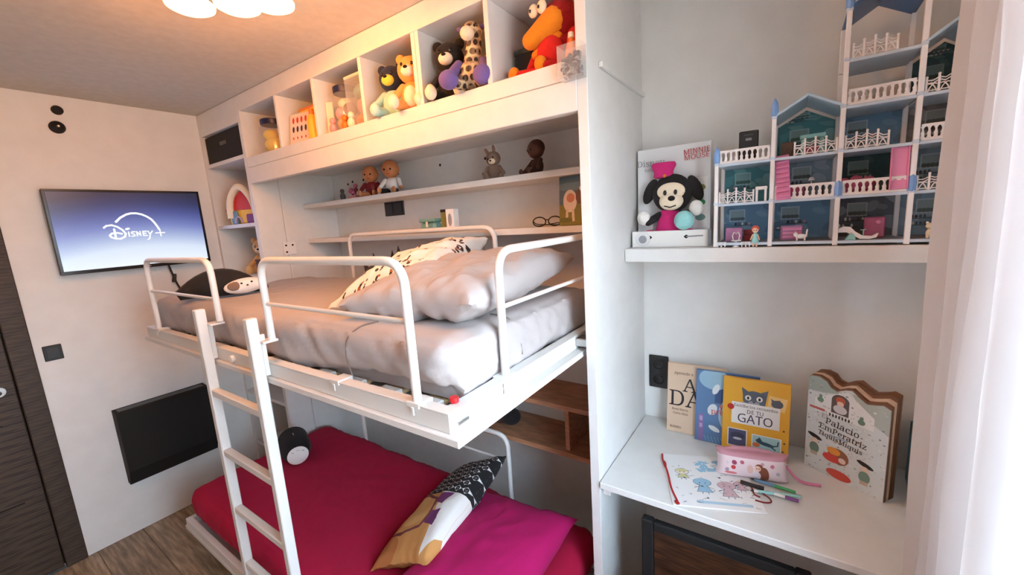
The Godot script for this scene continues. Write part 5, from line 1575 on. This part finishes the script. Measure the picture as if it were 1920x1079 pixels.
func build_desk_things() -> void:
	boxed_toy()
	var y := 0.7955
	mat("beige_card", srgb(214, 186, 160), 0.7)
	mat("mustard_card", srgb(222, 164, 50), 0.6)
	mat("blue_card", srgb(98, 134, 176), 0.6)
	mat("brown_card", srgb(118, 82, 60), 0.8)
	var b1 := book("book", "beige book with large black letters under the black socket", Vector3(2.812, y, 0.085), Vector3(-6, 0, 0), Vector3(0.205, 0.272, 0.012), M.beige_card, M.beige_card)
	words(b1, "small_print", "Aprende a", 0.014, Vector3(-0.045, 0.235, 0.0078), M.toy_brown, Vector3.ZERO, "Droid Serif")
	words(b1, "title", "A", 0.072, Vector3(-0.022, 0.19, 0.0078), M.ink, Vector3.ZERO, "Droid Serif")
	words(b1, "title", "DA", 0.085, Vector3(-0.037, 0.135, 0.0078), M.ink, Vector3.ZERO, "Droid Serif")
	words(b1, "small_print", "Rosa Maria", 0.011, Vector3(-0.055, 0.092, 0.0078), M.toy_brown, Vector3.ZERO, "Droid Serif")
	words(b1, "small_print", "Curto Milà", 0.011, Vector3(-0.053, 0.076, 0.0078), M.toy_brown, Vector3.ZERO, "Droid Serif")
	words(b1, "small_print", "RUMBO", 0.012, Vector3(-0.07, 0.02, 0.0078), M.toy_brown)
	var im := canvas(160, 208, srgb(88, 122, 164))
	rect(im, 50, 0, 110, 90, srgb(56, 82, 128))
	ell(im, Vector2(46, 22), Vector2(40, 30), srgb(150, 186, 208))
	for p in [[52, 50, 8, 16], [44, 110, 12, 17], [50, 165, 16, 7]]:
		ell(im, Vector2(p[0], p[1]), Vector2(p[2], p[3]), srgb(222, 230, 234), 0.4)
	ell(im, Vector2(96, 120), Vector2(36, 52), srgb(176, 198, 212))
	ell(im, Vector2(104, 112), Vector2(20, 26), srgb(206, 198, 196))
	rect(im, 8, 128, 14, 78, srgb(132, 108, 160))
	rect(im, 11, 134, 8, 14, srgb(180, 160, 196))
	rect(im, 11, 156, 8, 12, srgb(180, 160, 196))
	for k in 12:
		stroke(im, [Vector2(24 + k * 9, 190), Vector2(30 + k * 9, 204)], 3, srgb(112, 158, 196))
	picture("blue_cover", im, 0.5)
	var b2 := book("book", "blue illustrated book between the beige and the mustard one", Vector3(2.917, y, 0.108), Vector3(-6, 0, 0), Vector3(0.20, 0.268, 0.012), M.blue_cover, M.blue_card)
	words(b2, "title", "y", 0.03, Vector3(-0.016, 0.143, 0.0078), M.ink_red, Vector3.ZERO, "Droid Serif")
	words(b2, "title", "pre", 0.026, Vector3(-0.028, 0.12, 0.0078), M.ink_red, Vector3.ZERO, "Droid Serif")
	var b3 := book("book", "mustard yellow book with a grey cat on its cover", Vector3(3.008, y, 0.131), Vector3(-6, 0, 0), Vector3(0.196, 0.266, 0.013), cat_cover(), M.mustard_card)
	bc(b3, "title_panel", Vector3(0.142, 0.076, 0.0006), Vector3(0.0, 0.1435, 0.0083), M.white_plastic, Vector3.ZERO, 0.0)
	words(b3, "title", "Escribe los recuerdos", 0.0128, Vector3(0.0, 0.170, 0.0089), M.ink, Vector3.ZERO, "Droid Serif")
	words(b3, "title", "DE TU", 0.019, Vector3(0.0, 0.152, 0.0089), M.ink_blue)
	words(b3, "title", "GATO", 0.042, Vector3(0.0, 0.127, 0.0089), M.ink_blue)
	cy(b3, "sticker", 0.0105, 0.0105, 0.0008, Vector3(-0.074, 0.162, 0.0088), M.plastic_red, Vector3(90, 0, 0), 24)
	palace(y)
	var tb := thing("game_box", "teal box with orange and white shapes behind the palace book", "box", Vector3(3.425, y, 0.17), Vector3(0, -4, 0))
	bc(tb, "carton", Vector3(0.06, 0.19, 0.22), Vector3(0, 0.095, 0), M.teal_card, Vector3.ZERO, 0.002)
	for e in [[0.15, 0.07, 0.022, "plastic_orange"], [0.06, 0.085, 0.018, "plastic_orange"], [0.11, 0.03, 0.014, "toy_cream"], [0.16, 0.0, 0.012, "toy_cream"]]:
		cy(tb, "print_dot", e[2], e[2], 0.001, Vector3(-0.0305, e[0], e[1]), M[e[3]], Vector3(0, 0, 90), 18)
		cy(tb, "print_dot", e[2] * 0.7, e[2] * 0.7, 0.001, Vector3(-0.01, e[0], 0.1105), M[e[3]], Vector3(90, 0, 0), 18)
	# flat drawstring bag with a child's print
	var bag := thing("drawstring_bag", "white drawstring bag with a coloured drawing lying flat on the desk", "bag", Vector3(2.898, y + 0.002, 0.352), Vector3(0, 21, 0))
	put(bag, "cloth", box_mesh(Vector3(0.25, 0.265, 0.004), 0.0015), bag_print(), Vector3.ZERO, Vector3(-90, 0, 0))
	var hw := 0.122
	var red: Material = M.cord_red
	put(bag, "cord", sweep(fillet([Vector3(-hw, 0.004, -0.125), Vector3(-hw - 0.004, 0.006, -0.09), Vector3(-hw + 0.004, 0.005, -0.02), Vector3(-hw + 0.002, 0.005, 0.06), Vector3(-hw + 0.012, 0.004, 0.118)], 0.03), [0.003], 8), red)
	put(bag, "tassel", box_mesh(Vector3(0.010, 0.006, 0.016), 0.002), red, Vector3(-hw + 0.01, 0.006, 0.126), Vector3(0, 20, 0))
	put(bag, "tassel", lathe([Vector2(0.003, -0.018), Vector2(0.0055, -0.006), Vector2(0.004, 0.012), Vector2(0.002, 0.018)], 10), red, Vector3(-hw, 0.007, -0.06), Vector3(90, 0, 0))
	put(bag, "cord", sweep(fillet([Vector3(0.118, 0.004, 0.01), Vector3(0.112, 0.006, 0.06), Vector3(0.125, 0.006, 0.07)], 0.01), [0.0022], 8), M.cord_dark)
	put(bag, "cord", sweep(fillet([Vector3(0.128, 0.005, 0.035), Vector3(0.150, 0.004, 0.065), Vector3(0.152, 0.003, 0.085), Vector3(0.130, 0.003, 0.09), Vector3(0.108, 0.004, 0.082)], 0.02), [0.0022], 8), M.cord_dark)
	# pens
	pen("black marker cap end lying on the bag beside the pencil case", Vector3(2.985, 0, 0.325), Vector3(3.047, 0, 0.330), 0.0058, M.black_plastic, M.ink, M.toy_cream, 0.25)
	pen("pale blue pen with a green barrel on the desk", Vector3(3.019, 0, 0.292), Vector3(3.126, 0, 0.303), 0.0042, M.plastic_sky, M.plastic_green, M.ink, 0.5)
	pen("white pen with fine black tip next to the red cord", Vector3(3.022, 0, 0.352), Vector3(3.138, 0, 0.318), 0.0042, M.white_plastic, M.toy_aqua, M.ink, 0.9)
	pen("short pale pen with a purple end on the desk", Vector3(3.06, 0, 0.337), Vector3(3.133, 0, 0.342), 0.0042, M.white_plastic, M.plastic_purple, M.ink, 0.45)
	# pencil case
	var pc := thing("pencil_case", "pale pink pencil case with dots, a girl print and a pink strap", "pencil case", Vector3(3.008, y, 0.262), Vector3(0, 13, 0))
	put(pc, "pouch", cushion(0.205, 0.088, 0.062, 0.0, 0.002, 24, 3.0, 0.28), case_print(), Vector3(0, 0.043, 0), Vector3(-10, 0, 0))
	put(pc, "zip", sweep([Vector3(-0.092, 0.079, -0.002), Vector3(-0.05, 0.087, -0.006), Vector3(0.0, 0.0875, -0.008), Vector3(0.05, 0.084, -0.008), Vector3(0.09, 0.068, -0.006)], [0.003, 0.0075, 0.0085, 0.0075, 0.003], 10), M.dusty_pink)
	put(pc, "strap", sweep(fillet([Vector3(0.096, 0.05, 0.0), Vector3(0.115, 0.022, 0.006), Vector3(0.14, 0.004, 0.004), Vector3(0.185, 0.004, 0.004)], 0.02), [0.0045], 8), M.toy_pink)

func pen(label: String, a: Vector3, b: Vector3, r: float, barrel: Material, end: Material, tip: Material, split: float) -> void:
	var n := b - a
	var len := n.length()
	var t := thing("pen", label, "pen", a + Vector3(0, 0.8005 + r, 0), Vector3(0, rad_to_deg(atan2(-n.z, n.x)), 0), "pens scattered on the desk")
	put(t, "barrel", cyl_mesh(r, r, len * (1.0 - split), 14), barrel, Vector3(len * (1.0 - split) / 2, 0, 0), Vector3(0, 0, 90))
	put(t, "cap", cyl_mesh(r * 1.12, r * 1.12, len * split, 14), end, Vector3(len * (1.0 - split / 2), 0, 0), Vector3(0, 0, 90))
	put(t, "tip", cyl_mesh(r * 0.3, r * 0.8, 0.010, 12), tip, Vector3(-0.004, 0, 0), Vector3(0, 0, -90))

func cat_cover() -> Material:
	var im := canvas(256, 348, srgb(224, 166, 48))
	var grey := srgb(84, 92, 104)
	poly(im, [Vector2(72, 38), Vector2(100, 56), Vector2(146, 54), Vector2(174, 40), Vector2(164, 110), Vector2(82, 110)], grey)
	ell(im, Vector2(122, 88), Vector2(45, 38), grey)
	for x in [98, 142]:
		ell(im, Vector2(x, 84), Vector2(12, 12), srgb(240, 238, 232))
		ell(im, Vector2(x, 85), Vector2(5, 7), srgb(28, 28, 32))
	ell(im, Vector2(121, 106), Vector2(22, 10), srgb(150, 156, 164))
	poly(im, [Vector2(114, 98), Vector2(128, 98), Vector2(121, 106)], srgb(40, 40, 46))
	ell(im, Vector2(154, 116), Vector2(16, 8), srgb(62, 66, 78))
	ell(im, Vector2(84, 114), Vector2(16, 7), srgb(160, 166, 172))
	poly(im, [Vector2(178, 58), Vector2(246, 66), Vector2(236, 126), Vector2(172, 116)], srgb(232, 196, 128))
	ell(im, Vector2(208, 94), Vector2(22, 18), grey)
	poly(im, [Vector2(184, 72), Vector2(196, 78), Vector2(218, 74), Vector2(222, 88), Vector2(190, 92)], grey)
	rect(im, 22, 236, 78, 84, srgb(236, 234, 232))
	rect(im, 26, 240, 70, 76, srgb(78, 82, 116))
	ell(im, Vector2(62, 268), Vector2(28, 16), srgb(58, 60, 88))
	ell(im, Vector2(62, 282), Vector2(18, 6), srgb(206, 208, 214))
	rect(im, 118, 246, 112, 70, srgb(238, 240, 240))
	rect(im, 122, 250, 104, 62, srgb(168, 208, 214))
	ell(im, Vector2(172, 282), Vector2(32, 8), srgb(50, 84, 104), 0.15)
	ell(im, Vector2(146, 272), Vector2(12, 9), srgb(50, 84, 104))
	poly(im, [Vector2(140, 268), Vector2(146, 256), Vector2(154, 264)], srgb(50, 84, 104))
	stroke(im, [Vector2(200, 284), Vector2(216, 280), Vector2(218, 262)], 5, srgb(50, 84, 104))
	stroke(im, [Vector2(190, 288), Vector2(208, 300)], 5, srgb(50, 84, 104))
	ell(im, Vector2(136, 292), Vector2(14, 10), srgb(216, 120, 74))
	for p in [[240, 262], [236, 300], [236, 208]]:
		ell(im, Vector2(p[0], p[1]), Vector2(4, 4), srgb(90, 76, 60))
	return picture("cat_cover", im, 0.5)

func palace(y: float) -> void:
	var t := thing("palace_book", "large cardboard palace-shaped book with layered brown edges", "book", Vector3(3.2395, y, 0.169), Vector3(0, -34, 0))
	var w := 0.214
	var h := 0.30
	var o := [[0.0, 0.0], [1.0, 0.0], [1.0, 0.93], [0.92, 0.955], [0.82, 0.93], [0.74, 0.915], [0.66, 0.95], [0.56, 1.0], [0.48, 0.985], [0.38, 0.945], [0.30, 0.965], [0.24, 1.02], [0.14, 1.045], [0.03, 1.035], [0.0, 1.01]]
	for k in 5:
		var pts := []
		for p in o:
			var lift: float = 0.0 if k == 0 or p[1] < 0.1 else 0.012 * k * (0.4 + p[0])
			pts.append(Vector2((p[0] - 0.5) * w, p[1] * h + lift * 0.5))
		var m: Material = palace_print() if k == 0 else [M.brown_card, M.beige_card, M.brown_card, M.brown_card][k - 1]
		put(t, "front_cover" if k == 0 else "card_layer", extrude(pts, 0.003 if k == 0 else 0.010), m, Vector3(0, 0, -0.0015 if k == 0 else -0.009 - (k - 1) * 0.0125))
	var z := 0.0006
	words(t, "title", "El", 0.02, Vector3(-0.055, 0.192, z), M.ink_grey, Vector3(0, 0, -4), "Droid Serif")
	words(t, "title", "Palacio", 0.027, Vector3(-0.006, 0.176, z), M.ink, Vector3(0, 0, -6), "Droid Serif")
	words(t, "title", "EmPeratriz", 0.024, Vector3(-0.004, 0.151, z), M.ink, Vector3(0, 0, -6), "Droid Serif")
	words(t, "title", "TiquisMiquis", 0.0195, Vector3(-0.010, 0.128, z), M.ink, Vector3(0, 0, -6), "Droid Serif")

func palace_print() -> Material:
	var im := canvas(300, 420, srgb(204, 211, 212))
	rng.seed = 77
	poly(im, [Vector2(0, 0), Vector2(90, 0), Vector2(130, 46), Vector2(60, 62), Vector2(0, 70)], srgb(150, 164, 158))
	poly(im, [Vector2(170, 30), Vector2(300, 30), Vector2(300, 150), Vector2(220, 110)], srgb(166, 176, 170))
	poly(im, [Vector2(30, 92), Vector2(155, 30), Vector2(250, 100), Vector2(250, 150), Vector2(30, 150)], srgb(224, 227, 227))
	for k in 260:
		ell(im, Vector2(rng.randf_range(4, 296), rng.randf_range(20, 416)), Vector2(rng.randf_range(1, 6), rng.randf_range(1, 4)), [srgb(110, 116, 122), srgb(168, 178, 178), srgb(186, 194, 194), srgb(188, 180, 172), srgb(160, 172, 174), srgb(222, 226, 226)][k % 6])
	for p in [[52, 96], [208, 132]]:
		ell(im, Vector2(p[0], p[1] - 16), Vector2(7, 7), srgb(96, 128, 112))
		ell(im, Vector2(p[0], p[1]), Vector2(13, 11), srgb(96, 128, 112))
	rect(im, 10, 134, 62, 10, srgb(176, 88, 84))
	rect(im, 96, 74, 66, 60, srgb(84, 74, 74))
	ell(im, Vector2(129, 76), Vector2(33, 26), srgb(84, 74, 74))
	ell(im, Vector2(129, 74), Vector2(18, 16), srgb(180, 84, 50))
	ell(im, Vector2(129, 88), Vector2(13, 11), srgb(224, 190, 170))
	ell(im, Vector2(129, 112), Vector2(26, 18), srgb(206, 202, 204))
	for k in 7:
		ell(im, Vector2(92 + k * 12, 146), Vector2(3.4, 7), srgb(40, 40, 44))
	for p in [[38, 268], [232, 300]]:
		ell(im, Vector2(p[0], p[1]), Vector2(30, 9), srgb(34, 32, 34), 0.25)
		ell(im, Vector2(p[0], p[1] + 22), Vector2(15, 15), srgb(214, 190, 170))
		ell(im, Vector2(p[0], p[1] + 52), Vector2(20, 24), srgb(104, 128, 116))
		rect(im, int(p[0]) - 14, int(p[1]) + 70, 28, 16, srgb(176, 160, 140))
	ell(im, Vector2(134, 316), Vector2(40, 34), srgb(140, 92, 66))
	ell(im, Vector2(116, 300), Vector2(26, 16), srgb(216, 140, 56))
	ell(im, Vector2(108, 334), Vector2(34, 18), srgb(196, 62, 54))
	ell(im, Vector2(150, 328), Vector2(14, 12), srgb(222, 196, 182))
	ell(im, Vector2(140, 396), Vector2(48, 20), srgb(194, 72, 58))
	rect(im, 96, 232, 70, 8, srgb(150, 170, 190))
	return picture("palace_print", im, 0.6)

func bag_print() -> Material:
	var im := canvas(300, 318, srgb(238, 239, 240))
	rng.seed = 5
	var blue := srgb(150, 194, 220)
	var ochre := srgb(206, 202, 150)
	var mauve := srgb(206, 176, 184)
	for k in 16:
		ell(im, Vector2(rng.randf_range(110, 210), rng.randf_range(34, 110)), Vector2(rng.randf_range(8, 20), rng.randf_range(4, 9)), blue, rng.randf() * 3.0)
	var pen := srgb(112, 122, 140)
	for f in [[62, 116, 24, ochre, 0.9], [124, 176, 30, blue, 1.0], [206, 186, 30, mauve, 1.1], [256, 172, 22, mauve, 0.8]]:
		var c := Vector2(f[0], f[1])
		var r: float = f[2]
		var hem: float = r * 1.9 * f[4]
		ell(im, c, Vector2(r, r * 0.72) + Vector2(2, 2), pen)
		ell(im, c, Vector2(r, r * 0.72), srgb(236, 226, 216) if f[0] < 100 else f[3])
		ell(im, c - Vector2(0, r * 0.3), Vector2(r * 0.95, r * 0.45), f[3])
		poly(im, [c + Vector2(-r * 0.45, r * 0.6), c + Vector2(r * 0.45, r * 0.6), c + Vector2(r * 0.95, hem), c + Vector2(-r * 0.95, hem)], pen)
		poly(im, [c + Vector2(-r * 0.38, r * 0.6), c + Vector2(r * 0.38, r * 0.6), c + Vector2(r * 0.85, hem - 2), c + Vector2(-r * 0.85, hem - 2)], f[3])
		for sx in [-1, 1]:
			stroke(im, [c + Vector2(sx * r * 0.4, r * 0.8), c + Vector2(sx * r * 1.1, r * 1.2)], 2.2, pen)
			stroke(im, [c + Vector2(sx * r * 0.3, hem), c + Vector2(sx * r * 0.35, hem + 10)], 2.6, pen)
			ell(im, c + Vector2(sx * r * 0.32, r * 0.15), Vector2(2, 2.6), srgb(60, 64, 80))
	rect(im, 84, 282, 180, 14, srgb(176, 206, 224))
	var line := srgb(92, 104, 124)
	for k in 60:
		var c := Vector2(rng.randf_range(20, 284), rng.randf_range(40, 300))
		stroke(im, [c, c + Vector2(rng.randf_range(-14, 14), rng.randf_range(-8, 8)), c + Vector2(rng.randf_range(-14, 14), rng.randf_range(-8, 8))], 1.6, line if k % 2 else srgb(150, 160, 172))
	for k in 6:
		ell(im, Vector2(rng.randf_range(30, 270), rng.randf_range(60, 280)), Vector2(4, 4), srgb(70, 76, 92))
	return picture("bag_print", im, 0.85)

func case_print() -> Material:
	var im := canvas(300, 130, srgb(232, 214, 220))
	rect(im, 0, 0, 300, 26, srgb(196, 142, 156))
	for p in [[70, 52, 11, 150, 60, 88], [104, 46, 9, 186, 96, 116], [66, 76, 10, 190, 50, 58], [40, 58, 7, 214, 206, 214], [40, 92, 9, 168, 150, 166], [190, 44, 8, 196, 150, 166], [232, 50, 9, 190, 110, 130], [256, 84, 9, 186, 180, 196]]:
		ell(im, Vector2(p[0], p[1]), Vector2(p[2], p[2]), srgb(p[3], p[4], p[5]))
	ell(im, Vector2(58, 106), Vector2(26, 7), srgb(206, 118, 122))
	ell(im, Vector2(196, 94), Vector2(22, 36), srgb(124, 66, 42))
	ell(im, Vector2(176, 62), Vector2(17, 17), srgb(124, 66, 42))
	ell(im, Vector2(170, 68), Vector2(14, 14), srgb(236, 198, 182))
	ell(im, Vector2(164, 104), Vector2(20, 22), srgb(224, 210, 220))
	ell(im, Vector2(138, 76), Vector2(13, 22), srgb(224, 186, 180))
	for p in [[166, 68], [176, 68]]:
		ell(im, Vector2(p[0], p[1]), Vector2(2.5, 2.5), srgb(50, 36, 34))
	return picture("case_print", im, 0.6)

func boxed_toy() -> void:
	var t := thing("toy_carton", "open white display carton holding a soft toy on the wall shelf", "box", Vector3(2.733, 1.526, 0.10), Vector3(0, 0, 0))
	bc(t, "back_card", Vector3(0.244, 0.345, 0.004), Vector3(0, 0.1725, 0), M.pale_card, Vector3(-1.5, 0, 0), 0.001)
	bc(t, "front_lip", Vector3(0.25, 0.056, 0.003), Vector3(0.002, 0.028, 0.072), M.white_plastic, Vector3.ZERO, 0.001)
	bc(t, "base", Vector3(0.248, 0.003, 0.072), Vector3(0.001, 0.0015, 0.036), M.white_plastic, Vector3.ZERO, 0.0)
	for x in [-0.1225, 0.1255]:
		bc(t, "side_flap", Vector3(0.003, 0.056, 0.07), Vector3(x, 0.028, 0.036), M.white_plastic, Vector3.ZERO, 0.001)
	bc(t, "side_strip", Vector3(0.045, 0.17, 0.001), Vector3(0.092, 0.145, 0.0065), M.white_plastic, Vector3.ZERO, 0.0)
	for e in [[0.195, "olive_card"], [0.145, "plastic_green"], [0.095, "plastic_teal"]]:
		put(t, "print_dot", cyl_mesh(0.016, 0.016, 0.001, 22), M[e[1]], Vector3(0.092, e[0], 0.0085), Vector3(90, 0, 0)).scale = Vector3(1, 1, 0.7)
	words(t, "lettering", "Disney", 0.03, Vector3(-0.075, 0.295, 0.004), M.ink_grey, Vector3.ZERO, "Droid Serif")
	words(t, "lettering", "baby", 0.016, Vector3(-0.078, 0.272, 0.004), M.ink_grey)
	words(t, "lettering", "MINNIE", 0.024, Vector3(0.078, 0.318, 0.004), M.ink_red, Vector3(0, 0, 3))
	words(t, "lettering", "MOUSE", 0.024, Vector3(0.078, 0.300, 0.004), M.ink_red, Vector3(0, 0, 3))
	cy(t, "badge", 0.026, 0.026, 0.002, Vector3(-0.085, 0.03, 0.0745), M.pale_card, Vector3(90, 0, 0), 26)
	cy(t, "badge", 0.014, 0.014, 0.001, Vector3(-0.085, 0.028, 0.076), M.ink_grey, Vector3(90, 0, 0), 20)
	tube(t, "handle_slot", [Vector3(0.06, 0.034, 0.0738), Vector3(0.112, 0.036, 0.0738)], 0.0022, M.ink_grey, 0.0, 8)
	# the soft toy inside: a dark puppy in a pink dress holding a ball
	var s := thing("dressed_plush", "dark soft puppy in a pink dress and pink bonnet inside the carton", "soft toy", Vector3(2.733, 1.530, 0.135))
	put(s, "dress", lathe([Vector2(0.062, 0.008), Vector2(0.070, 0.02), Vector2(0.05, 0.055), Vector2(0.038, 0.10), Vector2(0.03, 0.125), Vector2(0.02, 0.13)], 24, 60.0), M.plush_hotpink, Vector3(0, 0, 0)).scale = Vector3(1, 1, 0.5)
	for x in [-1, 1]:
		var l := limb(s, "leg", Vector3(x * 0.03, 0.03, 0.01), Vector3(x * 0.06, 0.03, 0.02), 0.02, 0.02, M.plush_black)
		el(l, "shoe", Vector3(0.03, 0.026, 0.018), Vector3(x * 0.035, 0.0, 0.008), M.plush_pink)
		var a := limb(s, "arm", Vector3(x * 0.035, 0.105, 0.0), Vector3(x * 0.072, 0.095 + x * 0.012, 0.015), 0.014, 0.013, M.plush_black)
		el(a, "mitten", Vector3(0.023, 0.026, 0.016), Vector3(x * 0.052, 0.006 + x * 0.012, 0.018), M.plush_white)
	var h := put(s, "head", ball_mesh(Vector3(0.066, 0.066, 0.034), 26), M.plush_black, Vector3(0.006, 0.178, 0.0))
	put(h, "muzzle", ball_mesh(Vector3(0.040, 0.032, 0.026), 22), M.plush_cream, Vector3(0.002, -0.026, 0.022))
	put(h, "brow_patch", ball_mesh(Vector3(0.046, 0.03, 0.012), 22), M.plush_cream, Vector3(0.002, 0.006, 0.026))
	put(h, "nose", ball_mesh(Vector3(0.012, 0.009, 0.008), 12), M.hole_black, Vector3(0.008, -0.018, 0.046))
	for x in [-1, 1]:
		put(h, "eye", ball_mesh(Vector3(0.006, 0.009, 0.004), 12), M.black_gloss, Vector3(x * 0.017 + 0.003, 0.002, 0.041))
		put(h, "ear", ball_mesh(Vector3(0.021, 0.046, 0.012), 18), M.plush_black, Vector3(x * 0.074, 0.012, -0.002), Vector3(0, 0, x * 24))
	put(h, "mouth", sweep([Vector3(-0.016, -0.042, 0.043), Vector3(0.003, -0.048, 0.045), Vector3(0.022, -0.042, 0.043)], [0.0018], 8), M.hole_black)
	var hat := put(s, "bonnet", lathe([Vector2(0.022, 0), Vector2(0.034, 0.004), Vector2(0.032, 0.02), Vector2(0.042, 0.042), Vector2(0.038, 0.052), Vector2(0.012, 0.05)], 22, 60.0), M.plush_hotpink, Vector3(-0.022, 0.232, 0.0))
	hat.scale = Vector3(1, 1, 0.6)
	put(hat, "button", ball_mesh(Vector3(0.006, 0.006, 0.006), 12), M.plastic_orange, Vector3(0.008, 0.006, 0.034))
	var b := thing("toy_ball", "soft aqua ball in front of the puppy in the carton", "ball", Vector3(2.787, 1.583, 0.178))
	el(b, "skin", Vector3(0.032, 0.032, 0.024), Vector3(0, 0.032, 0), M.plush_aqua, Vector3.ZERO, 24)
	tube(b, "seam", [Vector3(-0.02, 0.012, 0.015), Vector3(0.0, 0.010, 0.0215), Vector3(0.02, 0.012, 0.015)], 0.001, M.toy_aqua, 0.006, 6)
